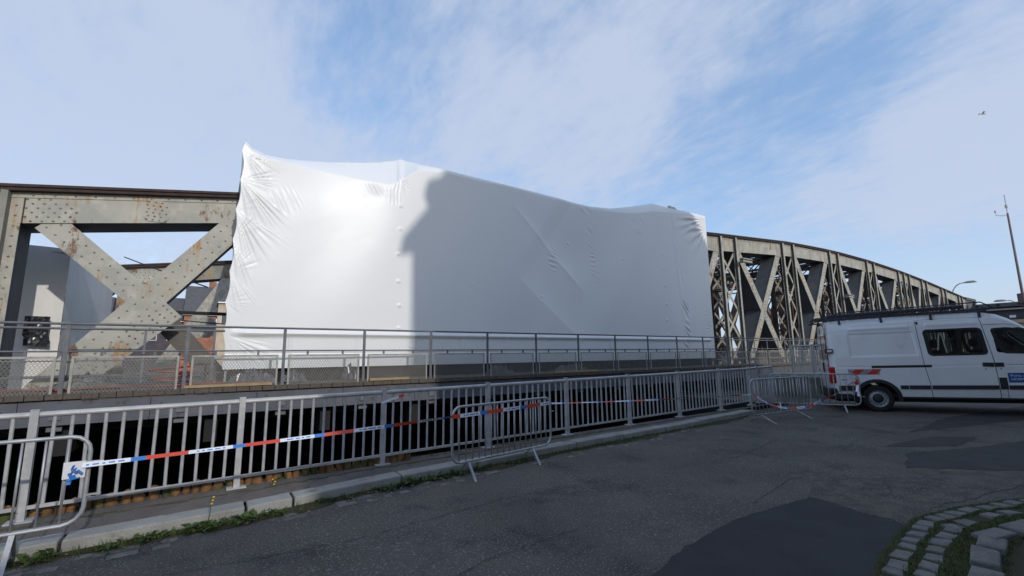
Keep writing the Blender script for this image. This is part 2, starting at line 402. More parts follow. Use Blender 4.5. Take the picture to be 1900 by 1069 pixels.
# kerb stones
KB = [-14, -12.4, -10.9, -9.4, -8, -6.5, -5.1, -3.6, -2.3, -.95, .42, .87, 2.15, 3.3, 4.2, 5.3, 6.5, 7.8, 9.1, 10.3, 11.4, 12.2]
for i in range(len(KB)-1):
    g = .012; u0, u1 = KB[i]+g, KB[i+1]-g; dz = random.uniform(-.008, .010); dv = random.uniform(-.012, .012)
    t0, t1 = gz(u0)+.115+dz, gz(u1)+.115+dz+random.uniform(-.004, .004)
    if i == len(KB)-2: t1 = gz(u1)+.03
    b = MB(); b.hexa([(u0, vk(u0)+dv, -.2), (u1, vk(u1)+dv, -.2), (u1, vk(u1)+.27+dv, -.2), (u0, vk(u0)+.27+dv, -.2)],
                     [(u0, vk(u0)+.02+dv, t0), (u1, vk(u1)+.02+dv, t1), (u1, vk(u1)+.27+dv, t1), (u0, vk(u0)+.27+dv, t0)])
    b.build('kerb_stone', M['granite'], pavement, bevel=.014)
# rusty stones on the lip of the basin
random.seed(11); lumps = []
for q in range(5):
    b = MB(); n = 7; w, dp, h = .062, .06, .085
    for j, zf in enumerate((-1, 0, .8, 1)):
        s_ = (.95, 1, .72, .3)[j]
        for k_ in range(n):
            t = 2*math.pi*k_/n; rr = s_*random.uniform(.85, 1.1)
            b.v.append((math.cos(t)*w*rr, math.sin(t)*dp*rr, zf*h))
    for j in range(3):
        for k_ in range(n): b.f.append((j*n+k_, j*n+(k_+1) % n, (j+1)*n+(k_+1) % n, (j+1)*n+k_)); b.mi.append(0)
    b.f.append(tuple(3*n+k_ for k_ in range(n))); b.mi.append(0)
    lumps.append(b.mesh('edge_stone', M['rusty_stone'], smooth=True))
u = -4.6
while u < 2.6:
    st = random.uniform(.085, .13)
    o = place(random.choice(lumps), 'edge_stone', quay, (u, 6.60+random.uniform(-.015, .015), gz(u)+.145+random.uniform(-.02, .02)))
    o.scale = (st/.12, random.uniform(.8, 1.2), random.uniform(.8, 1.1)); o.rotation_euler = (random.uniform(-.2, .2), random.uniform(-.15, .15), random.uniform(-.3, .3))
    u += st
# asphalt repairs and darker areas, thin sheets
def sheet_poly(name, pts, h, mat_, jag=.03, seed=1, step=.12):
    random.seed(seed); ring = []
    for i in range(len(pts)):
        p0, p1 = Vector(pts[i]), Vector(pts[(i+1) % len(pts)]); n = max(1, int((p1-p0).length/step))
        for k_ in range(n):
            q = p0.lerp(p1, k_/n); ring.append((q.x+random.uniform(-jag, jag), q.y+random.uniform(-jag, jag)))
    b = MB(); m_ = len(ring)
    b.add([(x, y, gz(x)+h) for x, y in ring], [tuple(range(m_))])
    return struct(b.build(name, mat_))
sheet_poly('asphalt_patch', [(3.75, 1.1), (5.05, 1.38), (5.42, 1.55), (5.62, 2.48), (4.3, 2.62), (3.3, 2.5), (2.55, 2.32), (1.3, 1.7), (.9, .5), (3.6, .2)], .008, M['asphalt_new'], .02, 2)
sheet_poly('asphalt_patch', [(5.44, 1.52), (6.2, 1.62), (7.6, 1.3), (9.2, 1.1), (8.6, 2.2), (7.2, 2.25), (6.3, 2.75), (5.66, 2.5)], .004, M['asphalt_brown'], .03, 3)
sheet_poly('asphalt_patch', [(8.0, 2.3), (9.1, 2.55), (10.3, 2.05), (12.0, 1.6), (13, .7), (10.4, .9), (9.0, 1.2)], .008, M['asphalt_dark'], .03, 4)  # darker area of the road at the right, drawn as a sheet
sheet_poly('asphalt_patch', [(11.3, 3.1), (14.2, 3.2), (19, 2.4), (22, 1.2), (17, 1.5)], .004, M['asphalt_dark'], .03, 5)
sheet_poly('asphalt_patch', [(9.3, 2.95), (11.0, 2.75), (11.6, 2.2), (10.3, 2.25)], .004, M['asphalt_dark'], .03, 6)
# crumbled pale rims of the repair, cracks in the old asphalt
random.seed(19); b = MB()
for p0_, p1_ in (((1.3, 1.7), (2.55, 2.32)), ((2.55, 2.32), (3.3, 2.5)), ((3.3, 2.5), (4.3, 2.62)), ((4.3, 2.62), (5.62, 2.48)), ((5.62, 2.48), (5.42, 1.55))):
    a_, c_ = Vector(p0_), Vector(p1_); n = int((c_-a_).length*90)
    for _ in range(n):
        q = a_.lerp(c_, random.random()); x, y = q.x+random.gauss(0, .018), q.y+random.gauss(.015, .02); s_ = random.uniform(.002, .007); b.dome((x, y, gz(x)+.006), s_, s_*.6, 5, 2, 1)
struct(b.build('crumbled_rim', M['gutter_sett']), 'stuff', 'crumbs of pale stone along the edge of the dark repair')
b = MB()
for pts in ([(4.9, 2.75), (6.2, 2.95), (7.4, 2.7)], [(6.4, 2.3), (6.9, 1.9), (7.3, 1.75)], [(-.6, 4.6), (1.2, 4.35), (2.9, 4.5), (4.4, 4.3)], [(5.2, 4.2), (6.8, 4.0), (8.8, 4.3)], [(6.0, 2.15), (6.5, 2.0), (6.9, 2.2)], [(7.0, 2.35), (7.5, 2.0), (8.1, 1.9)], [(1.0, 2.9), (1.9, 3.3), (3.1, 3.35)], [(8.4, 3.2), (9.7, 3.4), (11.5, 3.3)]):
    q0 = Vector(pts[0])
    for p1_ in pts[1:]:
        p1_ = Vector(p1_); n = int((p1_-q0).length/.05); prev = q0
        for k_ in range(1, n+1):
            q = q0.lerp(p1_, k_/n)+Vector((random.gauss(0, .012), random.gauss(0, .012)))*(0 if k_ == n else 1)
            w = random.uniform(.001, .005); d = (q-prev).normalized(); nn_ = Vector((-d.y, d.x))*w
            b.add([(z_.x, z_.y, gz(z_.x)+.0095) for z_ in (prev-nn_, q-nn_, q+nn_, prev+nn_)], [(0, 1, 2, 3)]); prev = q
        q0 = p1_
struct(b.build('asphalt_crack', M['dark']), 'stuff', 'thin dark cracks in the old asphalt')
# gutter setts
random.seed(21); setts = []
for q in range(5):
    b = MB(); w, d = random.uniform(.07, .11), random.uniform(.045, .065)
    j = [random.uniform(-.012, .012) for _ in range(8)]
    b.hexa([(-w, -d, -.03), (w, -d, -.03), (w, d, -.03), (-w, d, -.03)],
           [(-w+.01+j[0], -d+.01+j[1], .012), (w-.01+j[2], -d+.01+j[3], .012), (w-.01+j[4], d-.01+j[5], .014), (-w+.01+j[6], d-.01+j[7], .012)])
    setts.append(b)
gs = [b.mesh('gutter_sett', M['gutter_sett']) for b in setts]
u = -3.5
while u < 8.5:
    for row in range(2):
        if random.random() < (.55 if u < 4 else .4):
            o = place(random.choice(gs), 'gutter_sett', road, (u+random.uniform(-.03, .03), vk(u)-.16-row*.13+random.uniform(-.02, .02), gz(u)+random.uniform(-.012, -.004)))
            o.rotation_euler = (random.uniform(-.05, .05), random.uniform(-.05, .05), random.uniform(-.2, .2)+.05)
    u += random.uniform(.19, .30)
# soil strip under the weeds
b = MB(); u = -6.
while u < 11:
    w0 = .10+.07*math.sin(u*2.1)+.04*math.sin(u*7.3); w1 = .10+.07*math.sin((u+.1)*2.1)+.04*math.sin((u+.1)*7.3)
    b.add([(u, vk(u)-w0, gz(u)+.005), (u+.1, vk(u+.1)-w1, gz(u)+.005), (u+.1, vk(u+.1)+.01, gz(u)+.03), (u, vk(u)+.01, gz(u)+.03)], [(0, 1, 2, 3)])
    u += .1
struct(b.build('gutter_soil', M['moss']), 'stuff', 'thin strip of soil and moss along the foot of the kerb')

# cobbled verge, bottom right: curve of setts, grass and pale kerb stones
VC = [(3.6, 1.30), (4.3, 1.47), (5.0, 1.56), (5.7, 1.60), (6.4, 1.45), (7.1, 1.20), (7.9, .85), (9.0, .30)]
def vpt(t):
    i = min(int(t), len(VC)-2); f = t-i
    return Vector(VC[i]).lerp(Vector(VC[i+1]), f)
def vtan(t): return (vpt(min(t+.05, len(VC)-1))-vpt(max(t-.05, 0))).normalized()
ring = [vpt(t/4)+Vector((0, .03)) for t in range(0, 29)]
b = MB(); allp = [(q.x, q.y) for q in ring]+[(9.0, -.9), (3.2, -.6)]
b.add([(x, y, gz(x)+.012) for x, y in allp], [tuple(range(len(allp)))])
verge = struct(b.build('cobbled_verge', M['moss']))
random.seed(5); cm = []
for q in range(6):
    b = MB(); w, d = .5, .5; j = [random.uniform(-.07, .07) for _ in range(8)]
    b.hexa([(-w, -d, -.04), (w, -d, -.04), (w, d, -.04), (-w, d, -.04)],
           [(-w*.9+j[0], -d*.9+j[1], .02), (w*.9+j[2], -d*.9+j[3], .022), (w*.9+j[4], d*.9+j[5], .018), (-w*.9+j[6], d*.9+j[7], .02)])
    cm.append(b.mesh('cobble', M['sett']))
for row, off in enumerate((.09, .26)):
    t = .05+row*.1
    while t < 6.9:
        ln = random.uniform(.15, .24); dt = (ln+.012)/.72
        if row == 0 or random.random() < .86:
            q = vpt(t); tn = vtan(t); nn = Vector((tn.y, -tn.x))
            q = q+nn*(off+random.uniform(-.012, .012))
            o = place(random.choice(cm), 'cobble', verge, (q.x, q.y, gz(q.x)+.006+random.uniform(-.006, .005)))
            o.scale = (ln*.84, random.uniform(.115, .14), 1); o.rotation_euler = (random.uniform(-.06, .06), random.uniform(-.06, .06), math.atan2(tn.y, tn.x)+random.uniform(-.1, .1))
            bv = o.modifiers.new('bevel', 'BEVEL'); bv.width = .014; bv.segments = 2
        t += dt
t = 1.2
while t < 6.8:
    ln = random.uniform(.30, .44); q = vpt(t); tn = vtan(t); nn = Vector((tn.y, -tn.x)); q = q+nn*(.54+random.uniform(-.012, .012))
    b = MB(); w = ln/2-.025
    j = [random.uniform(-.012, .012) for _ in range(8)]
    b.hexa([(-w, -.085, -.05), (w, -.085, -.05), (w, .085, -.05), (-w, .085, -.05)], [(-w+j[0], -.08+j[1], .045+j[2]), (w+j[2], -.08+j[3], .045+j[5]), (w+j[4], .08+j[5], .045+j[0]), (-w+j[6], .08+j[7], .045+j[1])])
    o = b.build('verge_kerb_stone', M['sett'], verge, off=(0, 0, 0), bevel=.015); o.location = (q.x, q.y, gz(q.x)+.02); o.rotation_euler[2] = math.atan2(tn.y, tn.x)+random.uniform(-.06, .06)
    t += ln/.64
sheet_poly('asphalt_path', [(4.6, .75), (5.4, .85), (6.1, .78), (7.0, .5), (8.2, .0), (8.2, -.8), (3.5, -.8)], .030, M['asphalt'], .01, 8)

# ---------------------------------------------------------------- weeds and grass
def blades(name, spots, mat_, label, hmin, hmax, wid, lean=.6, seed=1):
    random.seed(seed); b = MB()
    for (x, y, z) in spots:
        h = random.uniform(hmin, hmax); t = random.uniform(0, 6.28); w = wid*random.uniform(.6, 1.3); ln = random.uniform(.1, lean)*h
        dx, dy = math.cos(t), math.sin(t); sx, sy = -dy*w, dx*w
        b.add([(x-sx, y-sy, z), (x+sx, y+sy, z), (x+sx*.7+dx*ln*.4, y+sy*.7+dy*ln*.4, z+h*.6), (x-sx*.7+dx*ln*.4, y-sy*.7+dy*ln*.4, z+h*.6), (x+dx*ln, y+dy*ln, z+h)],
              [(0, 1, 2, 3), (3, 2, 4)])
    return struct(b.build(name, mat_), 'stuff', label)
def leaves(name, clumps, mat_, label, seed=1):
    random.seed(seed); b = MB()
    for (x, y, z, rad, n) in clumps:
        for _ in range(n):
            t = random.uniform(0, 6.28); el = random.uniform(.1, 1.2); ln = rad*random.uniform(.5, 1.); w = ln*.22
            d = Vector((math.cos(t)*math.cos(el), math.sin(t)*math.cos(el), math.sin(el))); s_ = Vector((-math.sin(t), math.cos(t), 0))
            q = Vector((x+random.uniform(-.5, .5)*rad, y+random.uniform(-.35, .35)*rad, z))
            mid = q+d*ln*.55+Vector((0, 0, .01)); tip = q+d*ln*.9+Vector((math.cos(t), math.sin(t), -.6))*ln*.25
            b.add([q, mid-s_*w, tip, mid+s_*w, mid+Vector((0, 0, -.006))], [(0, 1, 4), (1, 2, 4), (2, 3, 4), (3, 0, 4)])
    return struct(b.build(name, mat_), 'stuff', label)
random.seed(31); sp = []
def dens(u):
    return interp(u, [-6, -3, -1.6, -1.1, -.9, -.2, .3, .8, 1.3, 1.7, 2.0, 3.4, 3.8, 4.5, 5.3, 6.8, 7.4, 11], [.5, .7, .9, .35, .8, 1, .9, .6, .5, .35, .9, 1, .5, .45, .9, .9, .25, .1])
for _ in range(5200):
    u = random.uniform(-6, 10)
    if random.random() < dens(u):
        sp.append((u, vk(u)-abs(random.gauss(0, .07))+.005, gz(u)+.01))
for _ in range(900):
    u = random.uniform(-4, 5); sp.append((u, 6.60+random.gauss(0, .02), gz(u)+.10))
blades('kerb_grass', sp, M['grass'], 'tufts of short grass growing along the foot of the kerb', .02, .085, .003, 1.2, 32)
cl = []
for _ in range(150):
    u = random.uniform(-4, 4.2)
    if random.random() < dens(u)**2: cl.append((u, vk(u)-random.uniform(0, .13), gz(u)+.01, random.uniform(.05, .12), 9))
for u in (-1.05, .03, .12, .45, 2.15, 2.3, 2.6): cl.append((u, vk(u)-.06, gz(u)+.01, .16, 16))
for _ in range(26):
    u = random.uniform(-3, 2.5); cl.append((u, 6.62+random.uniform(-.03, .05), gz(u)+.12, random.uniform(.05, .11), 8))
leaves('kerb_weeds', cl, M['weed'], 'broad-leaved weeds sprouting between kerb and road', 33)
sp = []; random.seed(41)
for _ in range(9000):
    t = random.uniform(0, 6.9); q = vpt(t); tn = vtan(t); nn = Vector((tn.y, -tn.x)); off = random.choice([.01, .175, .175, .33, .36, .38, .41, .43, .63])+random.gauss(0, .018)
    q = q+nn*off; sp.append((q.x, q.y, gz(q.x)+.015))
blades('verge_grass', sp, M['grass'], 'grass growing between the cobbles of the verge', .008, .032, .0025, 1.3, 42)
random.seed(91); b = MB()
for _ in range(160):
    u = random.uniform(-3, 9); x, y = u, vk(u)-abs(random.gauss(.05, .10)); s_ = random.uniform(.008, .022); t = random.uniform(0, 6.28); z = gz(x)+.012+random.uniform(0, .01)
    c_, d_ = math.cos(t)*s_, math.sin(t)*s_; b.add([(x-c_, y-d_, z), (x+d_*.5, y-c_*.5, z+.004), (x+c_, y+d_, z+.002), (x-d_*.5, y+c_*.5, z+.005)], [(0, 1, 2, 3)])
struct(b.build('leaf_litter', M['timber']), 'stuff', 'dry leaves and scraps lying along the gutter')
# dandelion
def dandelion(x, y, z, h, label):
    t = thing('flowering_weed', label, 'weed', (x, y, z))
    b = MB(); b.tube([(x, y, z), (x+.01, y, z+h*.5), (x+.02, y-.01, z+h)], .004, 5); b.build('stem', M['weed'], t)
    for k_ in range(3):
        b = MB(); c = (x+.02+random.uniform(-.015, .02), y-.01, z+h-k_*.03); b.dome((c[0], c[1], c[2]), .011, .010, 7, 2, 1); b.dome((c[0], c[1], c[2]), .011, .008, 7, 2, -1); b.build('flower', M['yellow'], t)
dandelion(.1, 5.53, .02, .26, 'tall yellow-flowered weed standing at the kerb behind the road')
dandelion(.72, 6.3, .10, .09, 'small yellow-flowered weed growing from the pavement crack')

# pebbles and litter on the road
random.seed(51); b = MB()
for _ in range(420):
    x, y = random.uniform(-3, 14), random.uniform(1.2, 5.6); s_ = random.uniform(.002, .006)
    b.dome((x, y, gz(x)+.006), s_, s_*.8, 5, 2, 1)
struct(b.build('loose_grit', M['gutter_sett']), 'stuff', 'pale grit scattered over the road')
# ================================================================ QUAY FENCE
def fz(u): return gz(u)+.105
PU = [-3.18+0, -1.41, .37, 2.14, 3.92, 5.69, 7.47, 9.24, 11.02, 12.55]
def fv(u): return interp(u, [-6, -1.4, 3, 12.5], [6.38, 6.46, 6.55, 6.80])
def fence_run(fence, pts, FH=1.05, gap=.137, plates=True):
    """posts at pts (x, y, zground); rails and balusters between"""
    bm = MB(); bm.box(-.032, .032, -.032, .032, 0, FH); bm.box(-.034, .034, -.034, .034, FH, FH+.006); post = bm.mesh('fence_post', M['galv'])
    bm = MB(); bm.box(-.10, .10, -.075, .075, 0, .014); plate = bm.mesh('foot_plate', M['galv'])
    for i, q in enumerate(pts):
        ang = math.atan2(pts[min(i+1, len(pts)-1)][1]-pts[max(i-1, 0)][1], pts[min(i+1, len(pts)-1)][0]-pts[max(i-1, 0)][0])
        o = place(post, 'fence_post', fence, q); o.rotation_euler[2] = ang
        if plates: o = place(plate, 'foot_plate', fence, q); o.rotation_euler[2] = ang
    for p0, p1 in zip(pts[:-1], pts[1:]):
        P0, P1 = Vector(p0), Vector(p1); d = (P1-P0); ln = d.length; dn = d/ln
        b = MB(); b.tube([P0+dn*.034+Vector((0, 0, FH-.045)), P1-dn*.034+Vector((0, 0, FH-.045))], .029, 10); b.build('top_rail', M['galv'], fence, smooth=False)
        b = MB(); b.bar(P0+dn*.034+Vector((0, 0, .125)), P1-dn*.034+Vector((0, 0, .125)), .03, .032); b.build('bottom_rail', M['galv'], fence)
        n = max(1, round(ln/gap)); me = None
        for k_ in range(1, n):
            q = P0+d*(k_/n)
            if me is None:
                b = MB(); b.tube([(0, 0, .14), (0, 0, FH-.07)], .0165, 8); me = b.mesh('baluster', M['galv'])
            ob = place(me, 'baluster', fence, q); ob.rotation_euler = (random.gauss(0, .004), random.gauss(0, .006), 0)
fence = thing('quay_fence', 'long grey steel railing with upright bars standing along the pavement edge', 'fence', (-3.18, fv(-3.18), fz(-3.18)))
fence_run(fence, [(-6.7, fv(-6.7), fz(-6.7)), (-4.95, fv(-4.95), fz(-4.95))]+[(u, fv(u), fz(u)) for u in PU])
f2 = thing('return_fence', 'short end of grey railing turning from the quay fence towards the bridge', 'fence', (12.62, 6.86, fz(12.6)))
fence_run(f2, [(12.66, 6.86, fz(12.6)), (13.35, 7.0, fz(12.6)), (14.3, 7.03, fz(14))], gap=.12)
# concrete block with its own railing behind the barriers
b = MB(); b.box(17.0, 22, 6.7, 9.4, 0, .78); bl = tag(b.build('concrete_block', M['concrete'], bevel=.03), 'low mossy concrete block behind the crowd barriers at the bridge end', 'concrete block')
f3 = thing('abutment_fence', 'dense grey railing on the concrete block beside the rear of the van', 'fence', (17.7, 8.0, .78))
fence_run(f3, [(17.75, 7.95, .78), (18.35, 7.5, .78), (18.95, 7.05, .78)], FH=1.12, gap=.085)

# ================================================================ CROWD BARRIERS
def barrier(label, p0, p1, zb, zt, gf, gb, n, foff=.2, boff=.22, feet=(.2, .78), lean=0.):
    P0, P1 = Vector((p0[0], p0[1], 0)), Vector((p1[0], p1[1], 0)); d = (P1-P0); ln = d.length; dn = d/ln
    nn = Vector((dn.y, -dn.x, 0))     # towards the camera
    t = thing('crowd_barrier', label, 'barrier', ((p0[0]+p1[0])/2, (p0[1]+p1[1])/2, gf), 'steel crowd barriers')
    H = zt-zb
    def P(s_, z): return P0+dn*s_+nn*(lean*(z-zb)/H)+Vector((0, 0, z))
    rc = .13; loop = []
    for cx_, cz_, a0 in ((ln-rc, zb+rc, -90), (ln-rc, zt-rc, 0), (rc, zt-rc, 90), (rc, zb+rc, 180)):
        rr = rc
        for k_ in range(5):
            an = R(a0+k_*22.5); loop.append(P(cx_+rr*math.cos(an), cz_+rr*math.sin(an)))
    b = MB(); b.tube(loop, .0175, 8, True); b.build('frame', M['galv2'], t, smooth=True)
    for k_ in range(1, n):
        s_ = ln*k_/n; b = MB(); b.tube([P(s_, zb+.015), P(s_, zt-.015)], .0098, 6); b.build('bar', M['galv2'], t, smooth=True)
    for f in feet:
        q = P(ln*f, zb); b = MB()
        b.bar(q, q+nn*foff+Vector((0, 0, gf-zb)), .035, .014, dn); b.build('foot', M['galv2'], t)
        b = MB(); b.bar(q-nn*.01, q-nn*boff+Vector((0, 0, gb-zb)), .035, .014, dn); b.build('foot', M['galv2'], t)
    b = MB(); q = P(ln, zb+.22); b.bar(q, q+dn*.10, .03, .012, nn); q = P(ln, zt-.22); b.bar(q, q+dn*.07, .03, .012, nn); b.build('hook', M['galv2'], t)
    return t
barrier('galvanised crowd barrier at the left edge, with a white plate tied to it', (-3.3, 5.30), (-.80, 5.36), .28, .99, gz(-1), .0, 18, .2, .22, (.22, .84), .0)
barrier('galvanised crowd barrier leaning by the kerb in the middle, wrapped with tape', (2.68, 5.40), (4.55, 5.70), .25, .965, gz(3), .12, 17, .16, .2, (.14, .78), .0)
barrier('nearer crowd barrier left of the van, tape sagging across it', (10.2, 5.52), (12.55, 5.28), .23, 1.02, gz(10), gz(10), 17, .36, .3, (.12, .72), .0)
barrier('farther crowd barrier standing against the rear bumper of the van', (12.95, 6.45), (13.98, 4.72), .25, 1.04, gz(13), gz(13), 15, .25, .3, (.1, .82), .0)
# white plate tied to the left barrier
t = thing('notice_plate', 'blank white plate tied to the left crowd barrier with blue tape', 'plate', (-.95, 5.30, .72))
b = MB(); b.box(-.95, -.81, 5.310, 5.318, .655, .79); b.box(-.95, -.70, 5.320, 5.326, .745, .78); b.build('plate', M['white'], t)
b = MB(); random.seed(4)
for _ in range(9):
    q = Vector((-.88+random.uniform(-.03, .03), 5.285, .70+random.uniform(-.05, .04))); b.bar(q, q+Vector((random.uniform(-.04, .05), random.uniform(-.02, .0), random.uniform(-.05, .05))), .03, .006)
b.build('tape_knot', M['tape_blue'], t)

# ================================================================ BARRIER TAPE
def tape(label, pts, w=.040, start=0, seg=(.31, .34, .11), twist=0., knots=True, s=1.):
    P = [Vector(q) for q in pts]; dens_ = []
    for i in range(len(P)-1):
        n = max(1, int((P[i+1]-P[i]).length/.02))
        for k_ in range(n): dens_.append(P[i].lerp(P[i+1], k_/n))
    dens_.append(P[-1]); b = MB(); per = sum(seg)*s; acc = start
    for i in range(len(dens_)-1):
        q0, q1 = dens_[i], dens_[i+1]; ln = (q1-q0).length; ph = (acc % per)/s
        mi = 0 if ph < seg[0] else (1 if ph < seg[0]+seg[1] else 2)
        tw0 = twist*math.sin(acc*1.1)+.10*math.sin(acc*3.1); tw1 = twist*math.sin((acc+ln)*1.1)+.10*math.sin((acc+ln)*3.1)
        def off(tw): return Vector((0, math.sin(tw), math.cos(tw)))*w/2
        o0, o1 = off(tw0), off(tw1); b.m = mi; e = Vector((0, -.0015, 0))
        b.add([q0-o0, q1-o1, q1+o1, q0+o0], [(0, 1, 2, 3)])
        if mi == 1 and .06 < ph-seg[0] < .30 and int(acc*55) % 3:
            b.m = 2; b.add([q0-o0*.3+e, q1-o1*.3+e, q1+o1*.3+e, q0+o0*.3+e], [(0, 1, 2, 3)])
        acc += ln
    o = b.build('barrier_tape', [M['tape_red'], M['tape_white'], M['tape_blue']])
    return tag(o, label, 'tape', 'red, white and blue barrier tape')
def sag(p0, p1, s_, n=14):
    p0, p1 = Vector(p0), Vector(p1)
    return [p0.lerp(p1, i/n)+Vector((0, 0, -s_*4*(i/n)*(1-i/n))) for i in range(n+1)]
tape('long run of barrier tape from the left barrier to the middle barrier', sag((-.83, 5.30, .755), (2.66, 5.36, .855), .012), start=.35, twist=.9)
tape('short run of barrier tape stretched across the middle barrier', [(2.66, 5.375, .855), (2.75, 5.385, .85), (3.6, 5.52, .86), (4.52, 5.665, .88)], start=.18, w=.05)
tape('thin twisted tape running along the fence towards the van', sag((4.55, 5.66, .87), (10.18, 5.46, .70), .02), start=.45, twist=1.3, w=.028)
tape('loose tape hanging in a loop over the right-hand barrier', [(10.2, 5.46, .70), (10.45, 5.40, .55), (10.75, 5.36, .43), (11.3, 5.32, .33), (11.9, 5.26, .30), (12.45, 5.22, .33), (12.8, 5.2, .40), (13.3, 5.0, .56), (13.75, 4.85, .78), (13.9, 4.78, .86)], start=.2, twist=.7, w=.055)
b = MB(); b.m = 0; random.seed(9)
for _ in range(10):
    q = Vector((13.86+random.uniform(-.05, .05), 4.72, .82+random.uniform(-.10, .12))); b.bar(q, q+Vector((random.uniform(-.12, .08), random.uniform(-.03, .01), random.uniform(-.10, .10))), .05, .006)
b.m = 1; b.bar((13.8, 4.70, .76), (13.68, 4.66, .50), .05, .006); b.bar((13.84, 4.70, .78), (13.60, 4.66, .62), .05, .006)
tag(b.build('tape_knot', [M['tape_red'], M['tape_white']]), 'bunched red and white tape knotted to the barrier by the van tail lamp', 'tape')
b = MB(); b.m = 0; b.bar((2.10, 6.50, .98), (2.34, 6.48, 1.05), .03, .004, (0, 0, 1)); b.m = 1; b.bar((2.34, 6.48, 1.05), (2.42, 6.48, 1.07), .035, .006, (0, 0, 1))
tag(b.build('tape_scrap', [M['tape_white'], M['tape_red']]), 'torn scrap of tape stuck on the fence left of the middle barrier', 'tape')

# ================================================================ SWING BRIDGE
bridge = thing('swing_bridge', 'riveted steel truss swing bridge with rust stains, partly wrapped', 'bridge', (0, 12, 0))
TU = [-12, -8, -3.5, .2, 10, 19.9, 21.2, 27.5, 33.6, 39.5, 46.2, 52.6, 58.3, 66.5]
TZ = [3.3, 4.15, 4.93, 5.53, 6.55, 7.42, 7.52, 8.0, 8.24, 8.26, 8.12, 7.86, 7.55, 7.08]
def ztop(u): return interp(u, TU, TZ)
DK = 1.13         # deck level
VF, VB = 12.0, 20.9
def chordh(u): return interp(u, [-4, .5, 20, 60], [.74, .70, .84, .8])
riv = MB()
def rivet_line(p0, p1, step, v, rad=.022):
    P0, P1 = Vector(p0), Vector(p1); ln = (P1-P0).length; n = int(ln/step)
    for k_ in range(n+1):
        q = P0.lerp(P1, (k_+.5)/(n+1)); riv.dome((q.x, v, q.y), rad, .016)
def member(name, u0, z0, u1, z1, w, v0, depth, parent=bridge, mat_=None, plate=True, rows=2, step=.28, vert=False, extra=0):
    """box member in the truss plane, front face at v0"""
    mat_ = mat_ or M['paint']; a_, b_ = Vector((u0, z0)), Vector((u1, z1)); d = (b_-a_).normalized(); n = Vector((-d.y, d.x))
    def quad(hw, va, vb_, ex=0):
        A, B = a_-d*ex, b_+d*ex; bb = MB_
        c = [A-n*hw, B-n*hw, B+n*hw, A+n*hw]
        bb.hexa([(q.x, va, q.y) for q in c], [(q.x, vb_, q.y) for q in c])
    MB_ = MB(); quad(w/2, v0, v0+.022)
    o = MB_.build(name, mat_, parent)
    MB_ = MB(); quad(w/2-.022, v0+.022, v0+depth)
    MB_.build('web_plate', M['plate'] if depth > .2 else mat_, o, off=worldloc(parent))  # sides darker than the front plate: shade put into the colour
    if rows:
        for k_ in range(rows):
            off = (k_-(rows-1)/2)*(w/(rows+.35)) if rows > 1 else 0
            rivet_line(a_+n*off+d*(step/2 if k_ % 2 else 0), b_+n*off, step, v0, .022 if u0 < 15 else .026)
    return o
def chord(uA, uB, step, v0, front=True, depth=.92):
    u = uA
    while u < uB-.01:
        e = min(u+step, uB); za, zb = ztop(u), ztop(e); ha, hb = chordh(u), chordh(e)
        b = MB(); th = .12
        b.hexa([(u, v0, za-ha), (e, v0, zb-hb), (e, v0+.03, zb-hb), (u, v0+.03, za-ha)], [(u, v0, za-th), (e, v0, zb-th), (e, v0+.03, zb-th), (u, v0+.03, za-th)])
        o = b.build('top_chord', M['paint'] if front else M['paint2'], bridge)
        b = MB(); b.hexa([(u, v0+.03, za-ha+.02), (e, v0+.03, zb-hb+.02), (e, v0+depth, zb-hb+.02), (u, v0+depth, za-ha+.02)], [(u, v0+.03, za-th-.01), (e, v0+.03, zb-th-.01), (e, v0+depth, zb-th-.01), (u, v0+depth, za-th-.01)])
        b.build('chord_box', M['plate'], o, off=worldloc(bridge))  # underside and back of the chord, shade painted in as dark grey
        b = MB()
        for k_, (ov, t0, t1) in enumerate(((.16, th*.0, th*.45), (.13, th*.46, th*1.0))):
            b.hexa([(u, v0-ov, za-t1), (e, v0-ov, zb-t1), (e, v0+depth+ov, zb-t1), (u, v0+depth+ov, za-t1)], [(u, v0-ov, za-t0), (e, v0-ov, zb-t0), (e, v0+depth+ov, zb-t0), (u, v0+depth+ov, za-t0)])
        b.build('flange_plate', M['flange'], o, off=worldloc(bridge))
        if front:
            b = MB(); b.hexa([(u, v0-.016, za-th-.11), (e, v0-.016, zb-th-.11), (e, v0, zb-th-.11), (u, v0, za-th-.11)], [(u, v0-.016, za-th), (e, v0-.016, zb-th), (e, v0, zb-th), (u, v0, za-th)])
            b.build('angle_strip', M['paint'], o, off=worldloc(bridge))
            rivet_line((u, za-th-.06), (e, zb-th-.06), .30 if u < 15 else .34, v0-.016)
        u = e
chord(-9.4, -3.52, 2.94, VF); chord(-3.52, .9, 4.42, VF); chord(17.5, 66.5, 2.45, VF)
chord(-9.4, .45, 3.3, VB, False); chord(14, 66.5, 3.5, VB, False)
def gusset(u0, u1, z0, z1, v, cut=.15, name='gusset_plate', cols=4, rowz=5, st=True):
    b = MB(); c = cut
    b.prism([(u0+c, z0), (u1-c, z0), (u1, z0+c), (u1, z1-c), (u1-c, z1), (u0+c, z1), (u0, z1-c), (u0, z0+c)], 1, v-.014, v)
    o = b.build(name, M['paint'], bridge)
    for j in range(rowz):
        for i in range(cols):
            x = lerp(u0, u1, (i+.5+(.25 if (j % 2 and st) else 0))/cols); z = lerp(z0, z1, (j+.5)/rowz)
            if x < u1-.03: riv.dome((x, v-.014, z), .022, .016)
